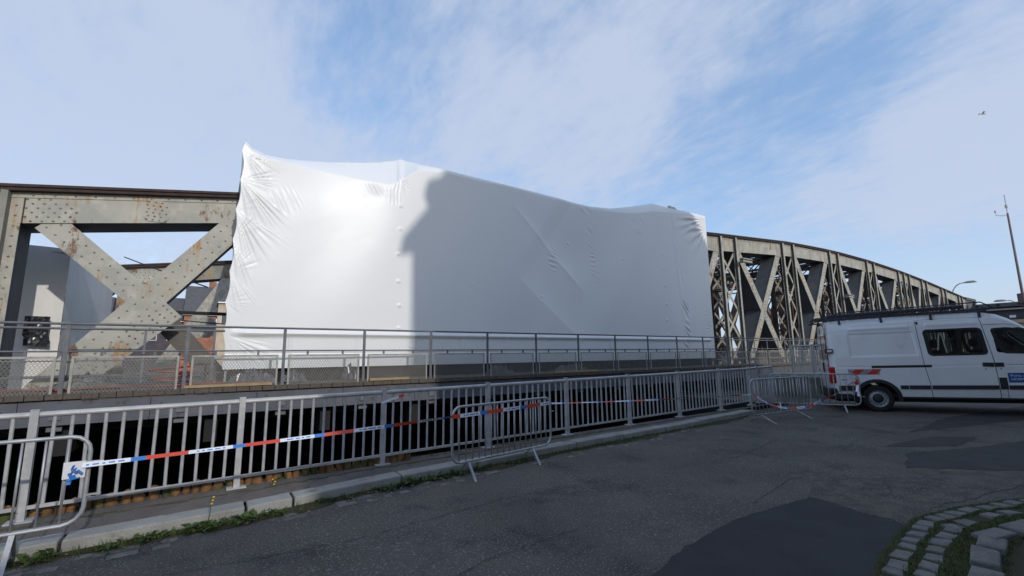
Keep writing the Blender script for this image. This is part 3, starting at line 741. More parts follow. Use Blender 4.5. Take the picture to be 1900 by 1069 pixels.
# left part of the near truss
zc = lambda u: ztop(u)-chordh(u)
def left_panel(u0, u1, v, back=False):
    """X panel between posts u0 and u1"""
    za, zb = zc(u0), zc(u1); w = .46
    m_ = M['paint'] if not back else M['paint2']
    uc, zm = (u0+u1)/2, (DK+(za+zb)/2)/2-.02
    member('diagonal', u0+.30, za+.10, uc+.15, zm-.15, w, v+.025, .62, mat_=m_, step=.19)
    member('diagonal', uc+.05, zm-.05, u1-.1, DK-.5, w*.95, v+.66, .3, mat_=M['paint_shade'], step=.30)  # lower half set back; its shade is in the darker paint
    member('diagonal', u1-.28, zb+.12, u0+.2, DK-.55, w+.06, v+.002, .62, mat_=m_, step=.19)
left_panel(-3.15, .75, VF)
b = MB(); b.box(-5.1, -4.85, VF, VF+.6, DK-.4, ztop(-5)-.16); b.build('post', M['paint'], bridge)
lattice_todo = True
# gusset lines on the crossing
def cover(p0, p1, w, v, parent=bridge):
    b = MB(); a_, b_ = Vector(p0), Vector(p1); d = (b_-a_).normalized(); n = Vector((-d.y, d.x))*w/2
    b.hexa([(q.x, v-.012, q.y) for q in (a_-n, b_-n, b_+n, a_+n)], [(q.x, v-.0, q.y) for q in (a_-n, b_-n, b_+n, a_+n)])
    b.build('cover_plate', M['paint'], parent)
    for k_ in range(4):
        off = (k_-1.5)*w/4.6; nn_ = n.normalized()
        rivet_line(a_+nn_*off+d*(.06 if k_ % 2 else 0), b_+nn_*off, .17, v-.012)
cover((-2.0, 1.85-.40), (-.75, 3.10-.38), .48, VF)
# main post at the far left
b = MB(); b.box(-3.62, -3.20, VF-.004, VF+.018, DK-.4, ztop(-3.4)-.13)
o = b.build('post', M['paint'], bridge)
b = MB(); b.box(-3.60, -3.215, VF+.018, VF+.72, DK-.4, ztop(-3.4)-.16); b.build('web_plate', M['plate'], o, off=worldloc(bridge))  # post side coloured dark for the shade on it
b = MB(); b.box(-3.46, -3.36, VF-.20, VF-.006, DK-.4, ztop(-3.4)-.14); b.build('stiffener', M['paint2'], bridge)
for z_ in np.arange(DK, ztop(-3.4)-.2, .2):
    for x_ in (-3.56, -3.28): riv.dome((x_, VF-.004, z_+(.05 if x_ > -3.4 else 0)), .022, .016)
# riveted zone of the chord over the post, and the eight-sided splice plate
zt_ = ztop(-3)
for j in range(6):
    for i in range(3+j//1 if j < 3 else 5):
        x = -3.15+i*.155+(.08 if j % 2 else 0); z_ = ztop(x)-.26-j*.088
        riv.dome((x, VF, z_), .022, .016)
b = MB(); b.box(-3.19, -3.17, VF-.012, VF, zc(-3.2), ztop(-3.2)-.13); b.build('joint_strip', M['rust'], bridge)
gusset(-1.42, -.98, zc(-1.2)+.0, ztop(-1.2)-.245, VF, .10, 'splice_plate', 4, 6)
# far truss, left part (seen through the near one)
left_panel(-2.55, 1.2, VB, True) if False else None
member('diagonal', -2.4, zc(-2.4)+.1, 0.35, DK-.5, .42, VB+.025, .5, mat_=M['paint'], step=.22)
member('diagonal', .45, zc(.4)+.1, -1.9, DK-.5, .42, VB+.002, .5, mat_=M['paint'], step=.22)
member('post', -2.75, DK-.4, -2.75, zc(-2.7), .36, VB-.003, .5, mat_=M['paint2'])
gusset(-2.6, -1.5, zc(-2), ztop(-2)-.2, VB, .1, cols=8, rowz=5)
gusset(-.8, .1, 2.45, 3.25, VB, .2, cols=6, rowz=5)
member('diagonal', -6.2, zc(-6)+.1, -3.0, DK-.5, .42, VB+.025, .5, mat_=M['paint2'], rows=0)
member('diagonal', -3.0, zc(-3)+.1, -6.2, DK-.5, .42, VB+.002, .5, mat_=M['paint2'], rows=0)
# thin cable and conduit between the trusses
b = MB(); b.tube([(-2.6, 19, 5.0), (-1.4, 17, 4.3), (-.2, 14, 3.5)], .018, 5); b.tube([(-1.2, 20, 3.05), (.6, 19, 2.85)], .02, 5); b.build('cable', M['dark'], bridge)
b = MB(); b.box(-1.2, .5, 19.8, 20.0, 3.25, 3.36); b.build('cross_bar', M['dark'], bridge)

# right part: paired posts, X panels, lattice
PAIRS = [(20.5, 21.85), (26.8, 28.1), (33.1, 34.4), (39.4, 40.75), (46.0, 47.3, 48.6), (51.9, 53.2), (57.7, 59.0), (63.5, 64.8)]
def post_right(u, v, front=True):
    zt = ztop(u)-.13
    b = MB(); b.box(u-.07, u+.07, v-.155, v-.135, DK-.55, zt); o = b.build('post', M['paint'] if front else M['paint2'], bridge)
    b = MB(); b.box(u-.012, u+.012, v-.135, v-.021, DK-.55, zt); b.build('post_web', M['paint_shade'], o, off=worldloc(bridge))  # web faces away from the sun, shade in the colour
    if front:
        r_ = MB(); z_ = DK
        while z_ < zt:
            r_.dome((u-.012, v-.08, z_), .022, .014, 6, 0, -1); z_ += .2
        struct(r_.build('rivets', M['paint'], o, off=worldloc(bridge)), 'stuff')
    b = MB(); b.box(u-.10, u+.10, v-.020, v-.001, DK-.55, zt-.0); b.build('post_back', M['paint'], o, off=worldloc(bridge))
def lattice(ua, ub, z0, z1, v, n, mat_, w=.11, th=.02):
    h = (z1-z0)/n
    for k_ in range(n):
        za, zb = z0+k_*h, z0+(k_+1)*h
        b = MB(); b.bar((ua, v, za), (ub, v, zb), w, th, (1, 0, -1)); b.build('lattice_bar', mat_, bridge)
        b = MB(); b.bar((ua, v+th+.004, zb), (ub, v+th+.004, za), w, th, (1, 0, 1)); b.build('lattice_bar', mat_, bridge)
for gi, g in enumerate(PAIRS):
    for u in g: post_right(u, VF)
    for u0, u1 in zip(g[:-1], g[1:]):
        lattice(u0+.05, u1-.05, DK-.3, zc(u0), VF+.03, 4 if gi < 6 else 3, M['paint'], .13)
        lattice(u0+.05, u1-.05, DK-.3, zc(u0), VF+.65, 6, M['paint2'], .12)
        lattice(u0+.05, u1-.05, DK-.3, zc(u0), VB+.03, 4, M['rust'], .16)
        for k_ in range(9):
            zg = DK+.4+k_*.62
            if zg > zc(u0)-.3: break
            b = MB(); x_ = u0+(.35 if k_ % 2 else .85); b.prism([(x_-.20, zg-.10), (x_+.16, zg-.22), (x_+.22, zg+.12), (x_-.1, zg+.24)], 1, VF+1.42, VF+1.45); b.build('gusset_plate', M['paint2'], bridge)
    for u in g: 
        b = MB(); b.box(u-.08, u+.08, VB-.25, VB+.5, DK-.5, zc(u)); b.build('post', M['rust'], bridge)
        b = MB(); b.box(u-.05, u+.05, VF+.55, VF+.72, DK-.5, zc(u)); b.build('post_back', M['rust'], bridge)
for i in range(len(PAIRS)-1):
    u0, u1 = PAIRS[i][-1]+.06, PAIRS[i+1][0]-.06
    w = .42
    member('diagonal', u0+.22, zc(u0)+.15, u1-.18, DK-.6, w, VF+.03, .80, step=.25)
    member('diagonal', u1-.22, zc(u1)+.15, u0+.18, DK-.6, w, VF+.006, .80, step=.25)
    for us_ in (u0, u1):     # riveted gussets hanging from the chord
        s_ = 1 if us_ == u0 else -1; uu0, uu1 = sorted((us_+.02*s_, us_+.50*s_))
        gusset(uu0, uu1, zc(us_)-.10, ztop(us_)-.25, VF, .04, cols=3, rowz=7)
    um = (u0+u1)/2
    b = MB(); b.box(um-.16, um+.16, VF-.012, VF, zc(um), ztop(um)-.24); b.build('splice_plate', M['paint'], bridge)
    for j in range(6):
        riv.dome((um-.09, VF-.012, zc(um)+.06+j*.09), .024, .016); riv.dome((um+.06, VF-.012, zc(um)+.10+j*.09), .024, .016)
    zm = (DK-.6+(zc(u0)+zc(u1))/2+.15)/2
    for j in range(7):
        for k_ in range(3): riv.dome((um-.13+k_*.13, VF+.004, zm-.5+j*.17), .024, .016)
    # far truss
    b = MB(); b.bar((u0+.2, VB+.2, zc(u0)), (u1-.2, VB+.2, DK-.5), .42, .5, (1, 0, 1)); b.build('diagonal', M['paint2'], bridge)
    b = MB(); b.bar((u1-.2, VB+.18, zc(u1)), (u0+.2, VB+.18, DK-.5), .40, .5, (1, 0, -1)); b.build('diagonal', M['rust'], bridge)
# left-hand stub of the panel that comes out of the wrap
member('diagonal', 20.3, zc(20)+.1, 17.0, DK-.5, .42, VF+.006, .8, step=.25)
gusset(18.9, 20.40, zc(19.6)-.02, ztop(19.6)-.25, VF, .04, cols=9, rowz=7)
# portal frames and overhead bracing between the trusses
for g in PAIRS:
    for u in (g[0], g[-1]):
        zt = zc(u)+.3
        b = MB(); b.box(u-.07, u+.07, VF+.7, VB, zt-.1, zt+.05); b.box(u-.07, u+.07, VF+.7, VB, zt-1.15, zt-1.02); b.build('portal_beam', M['rust'], bridge)
        n = 7; dv = (VB-VF-.7)/n
        for k_ in range(n):
            va = VF+.7+k_*dv
            b = MB(); b.bar((u, va, zt-1.08), (u, va+dv, zt-.05), .10, .03, (1, 0, 0)); b.bar((u+.04, va, zt-.05), (u+.04, va+dv, zt-1.08), .10, .03, (1, 0, 0)); b.build('portal_brace', M['rust'], bridge)
        for k_ in range(4):      # knee bracing down the legs
            za, zb = DK+.2+k_*1.2, DK+1.3+k_*1.2
            if zb > zt-1: break
            b = MB(); b.bar((u, VF+.72, za), (u, VF+1.35, zb), .12, .03, (1, 0, 0)); b.bar((u+.05, VF+.72, zb), (u+.05, VF+1.35, za), .12, .03, (1, 0, 0)); b.bar((u, VF+1.38, za-.1), (u, VF+1.38, zb+.1), .10, .05, (1, 0, 0)); b.build('leg_brace', M['rust'], bridge)
for i in range(len(PAIRS)-1):
    u0, u1 = PAIRS[i][-1], PAIRS[i+1][0]
    b = MB(); b.bar((u0, VF+.8, zc(u0)+.35), (u1, VB, zc(u1)+.35), .25, .12); b.bar((u0, VB, zc(u0)+.5), (u1, VF+.8, zc(u1)+.5), .25, .12); b.build('overhead_brace', M['rust'], bridge)
    um = (u0+u1)/2
    b = MB(); b.bar((um, VF+.8, zc(um)+.4), (um, VB, zc(um)+.4), .2, .25); b.build('overhead_brace', M['rust'], bridge)
    for fr in (.3, .7):
        uu = lerp(u0, u1, fr); b = MB(); b.tube([(uu, VF+1.2, zc(uu)-.9), (uu, VB-.5, zc(uu)-.9)], .05, 6); b.build('service_pipe', M['paint2'], bridge)
# lamps clamped to posts
for u, z_ in ((21.7, 6.1), (34.2, 5.1), (46.9, 5.0)):
    b = MB(); b.box(u-.1, u+.75, VF-.55, VF-.40, z_, z_+.09); b.box(u-.1, u+.75, VF-.57, VF-.38, z_+.14, z_+.19); b.box(u+.02, u+.1, VF-.50, VF-.3, z_-.02, z_+.2); b.build('strip_lamp', M['panel'], bridge)
# hooked end of the bridge
b = MB(); b.box(66.5, 70.8, VF-.1, VF+.7, 6.95, 7.2); b.prism([(66.5, 6.95), (70.2, 6.95), (68.0, 5.9), (66.5, 5.6)], 1, VF, VF+.6); b.box(70.1, 70.8, VF-.1, VF+.7, 6.55, 6.95); b.build('end_bracket', M['plate'], bridge)
b = MB(); b.box(64.9, 66.5, VF+.03, VF+.5, DK, zc(66)); b.build('end_post', M['paint2'], bridge)
# bottom chord, deck, walkway
b = MB(); b.box(-12, 68, VF-.04, VF+.72, DK-.85, DK-.30); b.build('bottom_chord', M['paint2'], bridge)
b = MB(); b.box(-12, 68, VF-.12, VF-.05, DK+.18, DK+.23); b.build('guard_strip', M['plate'], bridge)
b = MB(); b.box(-12, 68, VB, VB+.6, DK-.85, DK-.30); b.build('bottom_chord', M['rust'], bridge)
b = MB(); b.box(-12, 68, VF+.72, VB, DK-.40, DK-.12); b.build('roadway', M['conc_dirty'], bridge)
b = MB()
for k_ in range(40): b.box(-12+k_*2, -11.8+k_*2, 10.2, VB+.6, DK-1.0, DK-.42)
b.build('cross_girders', M['dark'], bridge)  # near-black colour holds the shade under the deck
b = MB(); b.box(-12, 68, VB+.6, VB+2.2, DK-.3, DK-.2); b.build('far_walkway', M['wood'], bridge)
# edge beam, pieces with joints
u = -12.
while u < 60:
    e = u+1.6
    b = MB(); b.box(u+.004, e-.004, 10.04, 10.10, DK-.50, DK-.13); b.box(u+.004, e-.004, 9.98, 10.04, DK-.50, DK-.46); b.build('edge_beam', M['girder'], bridge)
    u = e
# walkway planks across the footway
random.seed(61); wp = []
for q in range(4):
    b = MB(); b.box(-.102, .102, 0, 1.93, -.085, random.uniform(-.008, .004)); wp.append(b.mesh('walkway_plank', M['wood']))
u = -8.
while u < 21.6:
    o = place(random.choice(wp), 'walkway_plank', bridge, (u, 9.99+random.uniform(-.02, .02), DK-.02)); u += .214
b = MB(); b.box(21.6, 68, 10.0, 11.93, DK-.10, DK-.02); b.build('walkway_floor', M['wood'], bridge)
struct(riv.build('rivets', M['rivet'], bridge), 'stuff')
for o in [q for q in bpy.data.objects if q.name.startswith('cross_girders')]: o['kind'] = 'stuff'

# ================================================================ BRIDGE RAILINGS
RZ = EYE+.606
rail = thing('footway_railing', 'dark outer railing of the bridge footway with expanded-metal panels', 'railing', (-1.966, 10.12, DK))
NP0, NP1 = -4, 27
bm = MB(); bm.box(-.028, .028, -.012, .012, -.52, RZ-DK); bm.box(-.034, .034, .013, .05, -.50, -.1); post = bm.mesh('railing_post', M['rail'])
bm = MB(); bm.box(-.07, .07, -.05, -.018, -.42, -.30); bm.box(-.09, .09, .0, .04, -.60, -.42); brk = bm.mesh('bracket', M['rail'])
W1 = 1.42; PZ0, PZ1 = EYE-.565, EYE+.075
bm = MB(); t_ = .033
bm.box(0, W1, -.01, .01, PZ0, PZ0+t_); bm.box(0, W1, -.01, .01, PZ1-t_, PZ1); bm.box(0, t_, -.01, .01, PZ0+t_, PZ1-t_); bm.box(W1-t_, W1, -.01, .01, PZ0+t_, PZ1-t_)
pf = bm.mesh('mesh_panel', M['panel'])
bm = MB(); nx, nz = 27, 14; dx, dz = (W1-2*t_)/nx, (PZ1-PZ0-2*t_)/nz; s_ = .0042
for j in range(nz+1):
    for i in range(nx*2):
        up_ = (i+j) % 2
        x0, x1 = t_+i*dx/2, t_+(i+1)*dx/2; zb_ = PZ0+t_+j*dz
        z0_, z1_ = (zb_, zb_+dz/2) if up_ else (zb_+dz/2, zb_)
        if max(z0_, z1_) > PZ1-t_+.004: continue
        bm.add([(x0, 0, z0_-s_), (x1, 0, z1_-s_), (x1, .0, z1_+s_), (x0, .0, z0_+s_)], [(0, 1, 2, 3)])
    # the other half of each diamond
for j in range(nz):
    for i in range(nx*2):
        up_ = (i+j) % 2
        x0, x1 = t_+i*dx/2, t_+(i+1)*dx/2; zb_ = PZ0+t_+j*dz+dz/2
        z0_, z1_ = (zb_+dz/2, zb_) if up_ else (zb_, zb_+dz/2)
        if max(z0_, z1_) > PZ1-t_+.004: continue
        bm.add([(x0, 0, z0_-s_), (x1, 0, z1_-s_), (x1, .0, z1_+s_), (x0, .0, z0_+s_)], [(0, 1, 2, 3)])
pmesh = bm.mesh('expanded_mesh', M['strand'])
clips = []
for x in (.36, 1.06):
    for z0_, z1_ in ((PZ1, EYE+.145), (EYE-.60, PZ0)):
        bm = MB(); bm.box(x-.02, x+.02, -.008, .008, z0_, z1_); clips.append(bm.mesh('panel_clip', M['rail']))
for i in range(NP0, NP1+1):
    u = -1.966+i*1.599
    place(post, 'railing_post', rail, (u, 10.12, DK))
    place(brk, 'bracket', rail, (u, 10.06, DK))
    if i < NP1:
        o = place(pf, 'mesh_panel', rail, (u+.085, 10.12, 0))
        q = bpy.data.objects.new('expanded_mesh', pmesh); C.objects.link(q); q.parent = o
        q['kind'] = 'stuff'
        for cl_ in clips: place(cl_, 'panel_clip', rail, (u+.085, 10.12, 0))
        for nm, z_, rr in (('top_rail', RZ, .021), ('mid_rail', EYE+.155, .014), ('bottom_rail', EYE-.605, .016)):
            b = MB(); b.tube([(u, 10.12, z_), (u+1.599, 10.12, z_)], rr, 8); b.build(nm, M['rail'], rail, smooth=False)
rail2 = thing('inner_railing', 'inner railing between footway and truss left of the white wrap', 'railing', (-1.1, 11.2, DK))
for k_ in range(-3, 1):
    u = .04+k_*1.12; b = MB(); b.box(u-.02, u+.02, 11.19, 11.21, DK-.05, RZ-.02); b.build('railing_post', M['rail'], rail2)
for nm, z_, rr in (('top_rail', RZ-.02, .022), ('mid_rail', EYE+.0, .012)):
    b = MB(); b.tube([(-6, 11.2, z_), (.22, 11.2, z_)], rr, 8); b.build(nm, M['rail'], rail2)
rail3 = thing('inner_railing', 'inner railing between footway and truss right of the white wrap', 'railing', (19, 11.2, DK))
for k_ in range(0, 20):
    u = 19.2+k_*1.12; b = MB(); b.box(u-.02, u+.02, 11.19, 11.21, DK-.05, RZ-.02); b.build('railing_post', M['rail'], rail3)
for nm, z_, rr in (('top_rail', RZ-.03, .022), ('mid_rail', EYE+.0, .014), ('low_rail', EYE-.25, .014)):
    b = MB(); b.tube([(18.6, 11.2, z_), (41, 11.2, z_)], rr, 8); b.build(nm, M['rail'], rail3)

# timber, hoses and plastic on the footway
for (u0, u1, v, lab) in ((-.35, 1.05, 10.03, 'yellow timber board on the footway edge left of the wrap'), (2.95, 3.85, 10.0, 'short timber board on the deck edge under the wrap'), (8.3, 9.9, 10.0, 'long timber board on the deck edge below the fifth mesh panel')):
    b = MB(); b.box(u0, u1, v, v+.12, DK-.01, DK+.035); tag(b.build('timber_board', M['timber']), lab, 'timber')
b = MB(); pts = [(-3.2+k_*.16, 10.6+.25*math.sin(k_*.7), DK+.03) for k_ in range(28)]; b.tube(pts, .022, 6); tag(b.build('hose', M['hose'], smooth=True), 'red hose snaking over the footway planks', 'hose')
b = MB(); pts = [(-.6+.35*math.cos(k_*.45), 11.0+.2*math.sin(k_*.45), DK+.05+k_*.012) for k_ in range(30)]; b.tube(pts, .02, 6); tag(b.build('coiled_hose', M['hose'], smooth=True), 'coiled red hose lying beside the truss foot', 'hose')
random.seed(77)
def crumple(x, y, z, w, d, h, label, mat_):
    b = MB(); nx_, ny_ = 16, 10
    for j in range(ny_):
        for i in range(nx_):
            fx, fy = i/(nx_-1), j/(ny_-1); e = math.sin(fx*math.pi)*math.sin(fy*math.pi)
            b.v.append((x+(fx-.5)*w+random.uniform(-.02, .02), y+(fy-.5)*d+random.uniform(-.02, .02), z+h*(e**.5)*random.uniform(.05, .9)))
    for j in range(ny_-1):
        for i in range(nx_-1): b.f.append((j*nx_+i, j*nx_+i+1, (j+1)*nx_+i+1, (j+1)*nx_+i)); b.mi.append(0)
    return tag(b.build('crumpled_plastic', mat_), label, 'plastic sheet')
crumple(.75, 10.75, DK, .9, .6, .38, 'shiny crumpled plastic on the footway at the left end of the wrap', M['silver'])
crumple(1.55, 10.9, DK, .5, .5, .30, 'small shiny plastic bundle behind the third mesh panel', M['silver'])
crumple(2.75, 10.9, DK, .4, .4, .45, 'upright crumpled plastic behind the fourth mesh panel', M['silver'])
crumple(6.9, 10.9, DK, .8, .4, .34, 'dull crumpled sheet on the footway below the middle of the wrap', M['conc_dirty'])
crumple(9.6, 10.9, DK, 1.3, .4, .3, 'long heap of dull sheeting on the footway right of the middle', M['conc_dirty'])
crumple(-1.9, 11.2, DK, 1.1, .6, .22, 'grey rubble sacks heaped below the left truss crossing', M['concrete'])
# black strip added below the wrap, standing in for the dark void
b = MB(); b.box(.35, 18.4, 11.55, 11.62, DK-.1, EYE-.10); tag(b.build('void_strip', M['dark']), 'black strip added for the dark void beneath the white wrap', 'black strip')
# ================================================================ WHITE SHRINK WRAP
TOPS = [(0.3, 4.93, 0.3, 11.43, 4.98),(0.39, 4.86, 0.4, 11.67, 5.04),(0.48, 4.78, 0.49, 11.88, 5.05),(0.59, 4.75, 0.62, 12.18, 5.13),(0.72, 4.71, 0.78, 12.3, 5.13),(0.93, 4.7, 1.0, 12.3, 5.13),(1.16, 4.71, 1.24, 12.3, 5.14),(1.45, 4.72, 1.56, 12.3, 5.18),(1.76, 4.72, 1.89, 12.3, 5.23),(2.14, 4.71, 2.3, 12.3, 5.3),(2.53, 4.7, 2.72, 12.3, 5.4),(2.95, 4.67, 3.16, 12.3, 5.5),(3.37, 4.66, 3.62, 12.3, 5.62),(3.67, 4.66, 3.93, 12.3, 5.73),(3.89, 4.73, 4.18, 12.3, 5.82),(3.99, 4.86, 4.29, 12.3, 5.89),(4.12, 4.9, 4.43, 12.3, 5.87),(4.51, 5.24, 4.72, 11.95, 5.70),(5.26, 5.39, 5.3, 11.5, 5.51),(6.34, 5.38, 6.4, 11.5, 5.49),(7.53, 5.4, 7.6, 11.5, 5.48),(8.39, 5.39, 8.47, 11.5, 5.48),(9.31, 5.38, 9.4, 11.5, 5.47),(10.3, 5.37, 10.39, 11.5, 5.46),(11.22, 5.36, 11.32, 11.5, 5.45),(12.2, 5.40, 12.37, 11.55, 5.57),(13.25, 5.52, 13.57, 11.65, 5.88),(14.05, 5.66, 14.46, 11.7, 6.13),(14.72, 5.84, 15.1, 11.65, 6.31),(15.82, 5.98, 15.98, 11.5, 6.23),(16.96, 6.13, 17.12, 11.5, 6.29),(18.47, 6.18, 18.64, 11.5, 6.32)]
T = np.array(TOPS)
uc_ = np.concatenate([np.arange(.3, 2.0, .014), np.arange(2.0, 18.47, .026), [18.47]])
zr_ = np.linspace(0, 1, 270)
ztc = np.interp(uc_, T[:, 0], T[:, 1]); su = np.interp(uc_, T[:, 0], T[:, 2]); sv = np.interp(uc_, T[:, 0], T[:, 3]); sz = np.interp(uc_, T[:, 0], T[:, 4])
ZB = -.22
UU, TT = np.meshgrid(uc_, zr_); ZZ = ZB+TT*(ztc[None, :]-ZB)
# scalloped, slightly leaning side edges
anch = np.array([4.74, 4.05, 3.33, 2.64, 1.91, 1.23, .55, -.1])
le = np.interp(ZZ[:, 0], [-.21, .47, 1.23, 1.91, 2.64, 3.33, 4.05, 4.74, 4.96], [.23, .19, .18, .21, .22, .23, .27, .26, .30])
for i in range(len(anch)-1):
    m_ = (ZZ[:, 0] < anch[i]) & (ZZ[:, 0] > anch[i+1]); f = (ZZ[:, 0]-anch[i+1])/(anch[i]-anch[i+1]); le = le+np.where(m_, .045*np.sin(np.pi*f), 0)
re = np.interp(ZZ[:, 0], [-.2, 2.27, 5.0, 6.2], [18.48, 18.49, 18.52, 18.47])
f = (UU-.3)/(18.47-.3); X = UU+(le[:, None]-.3)*np.clip(1-(UU-.3)/1.2, 0, 1)**2+(re[:, None]-18.47)*f**8
Z = ZZ.copy(); D = np.zeros_like(X)         # D: push away from the camera (+v)
rng = np.random.RandomState(3)
# slack between scaffold poles
for u0, u1, am in ((.3, 4.0, .10), (4.0, 7.7, .03), (7.7, 11.3, .03), (11.3, 14.8, .03), (14.8, 18.5, .03)):
    m_ = (X > u0) & (X <= u1); tz = np.clip((Z-.6)/3.2, 0, 1); D += np.where(m_, am*np.sin(np.pi*(X-u0)/(u1-u0))**2*tz*tz*(3-2*tz), 0)
# the upper left leans back and turns a little to the sun
D += .16*np.exp(-((Z-5.2)/1.0)**2-((X-1.9)/1.1)**2)
def tent(u0, z0, u1, z1, h, w):
    """ridge along a line"""
    dx_, dz_ = u1-u0, z1-z0; ln = math.hypot(dx_, dz_); t = ((X-u0)*dx_+(Z-z0)*dz_)/ln; s__ = ((X-u0)*-dz_+(Z-z0)*dx_)/ln
    fade = np.clip(t/.3, 0, 1)*np.clip((ln-t)/.8, 0, 1)
    return -h*np.exp(-np.abs(s__)/w)*fade
def step(u0, z0, u1, z1, slope, wid):
    """one side of the line leans back"""
    dx_, dz_ = u1-u0, z1-z0; ln = math.hypot(dx_, dz_); t = ((X-u0)*dx_+(Z-z0)*dz_)/ln; s__ = ((X-u0)*-dz_+(Z-z0)*dx_)/ln
    fade = np.clip(t/.5, 0, 1)*np.clip((ln-t)/1.2, 0, 1); s2 = np.clip(s__, 0, wid)
    return slope*s2*np.exp(-s2/wid*1.2)*fade
topw = np.clip((ztc[None, :]-ZZ)/2.6, 0, 1); topw = topw*topw*(3-2*topw)
D += topw*step(7.7, 4.9, 10.9, 2.1, .20, 1.5)+step(7.7, 2.65, 10.9, .2, .15, 1.3)
D += tent(7.7, 4.9, 10.9, 2.1, .015, .12)
def fan(u0, z0, a0, a1, L0, k, am, ph=0):
    """creases radiating from a tie point"""
    dx_, dz_ = X-u0, Z-z0; rr = np.hypot(dx_, dz_)+1e-4; an = np.degrees(np.arctan2(dz_, dx_)); mid, hw = (a0+a1)/2, (a1-a0)/2
    g = np.clip(1-np.abs((an-mid)/hw)**4, 0, 1); rad = np.clip(rr/.06, 0, 1)*np.exp(-(rr/L0)**4)
    aa = (an-a0)/(a1-a0); aa = aa+.10*np.sin(aa*7+ph)+.03*np.sin(aa*17+ph*2)
    wv = 1-2*np.abs(np.sin(np.pi*aa*k+ph))**.7; am = am*(1+.35*np.sin(aa*11+ph*3))
    return am*np.minimum(rr, .5)*g*rad*wv
fan_a = [(.28, 4.74, -70, -5, .75, 9, .050), (.27, 4.05, -82, -30, 1.10, 6, .060), (.27, 4.05, -22, 45, .60, 6, .035), (.23, 3.33, -82, -25, .98, 7, .055), (.23, 3.33, 5, 60, .4, 4, .03),
         (.22, 2.64, -86, -60, .85, 3, .045), (.22, 2.64, 30, 80, .6, 5, .03), (.21, 1.91, -88, -45, .7, 5, .03), (.21, 1.91, 10, 80, .5, 6, .025), (.18, 1.23, -80, 70, .35, 8, .02),
         (.25, .50, -75, 10, .8, 9, .03), (4.02, 5.3, -115, -60, .75, 9, .03)]
for i, q in enumerate(fan_a): D += fan(*q, ph=i*1.7)
def hatch(u0, z0, au, az_, th, lam, am):
    c_, s__ = math.cos(R(th)), math.sin(R(th)); g = np.exp(-(((X-u0)/au)**2+((Z-z0)/az_)**2)**1.6)*(.65+.35*np.sin(X*9.1+Z*6.7+u0*5))
    return am*g*np.cos(2*np.pi*((X-u0)*c_+(Z-z0)*s__)/lam+1.8*np.sin((X*5.3+Z*4.1+u0)))
for q in ((1.2, 3.72, .30, .28, 28, .13, .012), (3.35, 4.45, .36, .16, 25, .11, .011), (3.85, 4.35, .22, .22, 5, .09, .011), (3.2, 4.28, .2, .12, 35, .1, .008), (2.35, 4.85, .28, .08, 20, .11, .008),
          (9.48, 3.24, .20, .36, 72, .14, .020), (13.87, 5.28, .40, .14, 35, .16, .016), (13.9, 4.77, .42, .10, 32, .15, .013), (11.24, 4.5, .12, .22, 55, .31, .013), (11.26, 4.0, .09, .2, 65, .17, .011), (11.32, 3.3, .10, .50, 80, .145, .014), (11.5, 2.75, .12, .25, 60, .16, .010),
          (11.1, 5.25, .35, .1, 40, .25, .02), (16.55, 1.9, .24, .45, 40, .22, .03), (16.6, 1.0, .18, .5, 60, .2, .03), (16.4, 3.3, .16, .6, 20, .3, .018), (16.2, 5.0, .16, .8, 30, .35, .012), (16.75, 1.9, .12, .35, -50, .12, .02), (16.5, .35, .35, .2, 50, .2, .025)): D += hatch(*q)
for (u0, z0, a0, a1, L0, k, am) in ((18.5, 5.6, 150, 262, 1.5, 5, .05), (18.5, 6.1, 180, 215, 1.8, 3, .06), (18.49, 1.7, 130, 230, .45, 5, .04), (18.49, 1.1, 130, 230, .45, 5, .04), (18.49, .5, 130, 215, .5, 5, .04), (18.49, 2.6, 150, 210, .3, 3, .03)):
    dx_, dz_ = X-u0, Z-z0; rr = np.hypot(dx_, dz_)+1e-4; an = np.degrees(np.arctan2(dz_, dx_)) % 360; mid, hw = (a0+a1)/2, (a1-a0)/2
    D += am*np.minimum(rr, .6)*np.clip(1-np.abs((an-mid)/hw)**4, 0, 1)*np.exp(-(rr/L0)**4)*np.cos(2*np.pi*(an-a0)/(a1-a0)*k)
# welded vertical seam, scaffold-tube dimples
D += -.010*np.exp(-((X-(16.2+.06*(5.5-Z)))/.13)**8)
for u0 in (4.03, 15.3):
    for z0 in (4.1, 3.45, 2.75, 2.0, 1.35, .75): D += -.025*np.exp(-((X-u0-rng.uniform(-.05, .05))**2+(Z-z0)**2)/.0016)
for u0, z0 in ((6.3, 2.1), (8.9, 1.9), (10.2, 3.9), (5.9, .55), (9.1, .5), (12.9, 3.6)): D += -.02*np.exp(-((X-u0)**2+(Z-z0)**2)/.0016)
# stretched over the hidden inner railing
D += -.07*np.exp(-((Z-(.606-.04))/.06)**2)*np.clip((X-.3)/.3, 0, 1)*np.where(X < 18.2, 1, 0)
for k_ in range(12):
    up_ = .2+1.5*k_+1.3; D += -.028*np.exp(-((X-up_)/.04)**2)*((Z < .58) & (Z > -.3))
D += .02*np.exp(-((Z-.115)/.014)**2)
for k_ in range(14):
    D += hatch(rng.uniform(.6, 18), rng.uniform(.1, .32), .14, .09, rng.uniform(20, 70), .09, .012)
D += .012*np.sin(X*1.1+.6*Z)+.006*np.sin(X*2.7-1.7*Z)
Y = 11.4+D
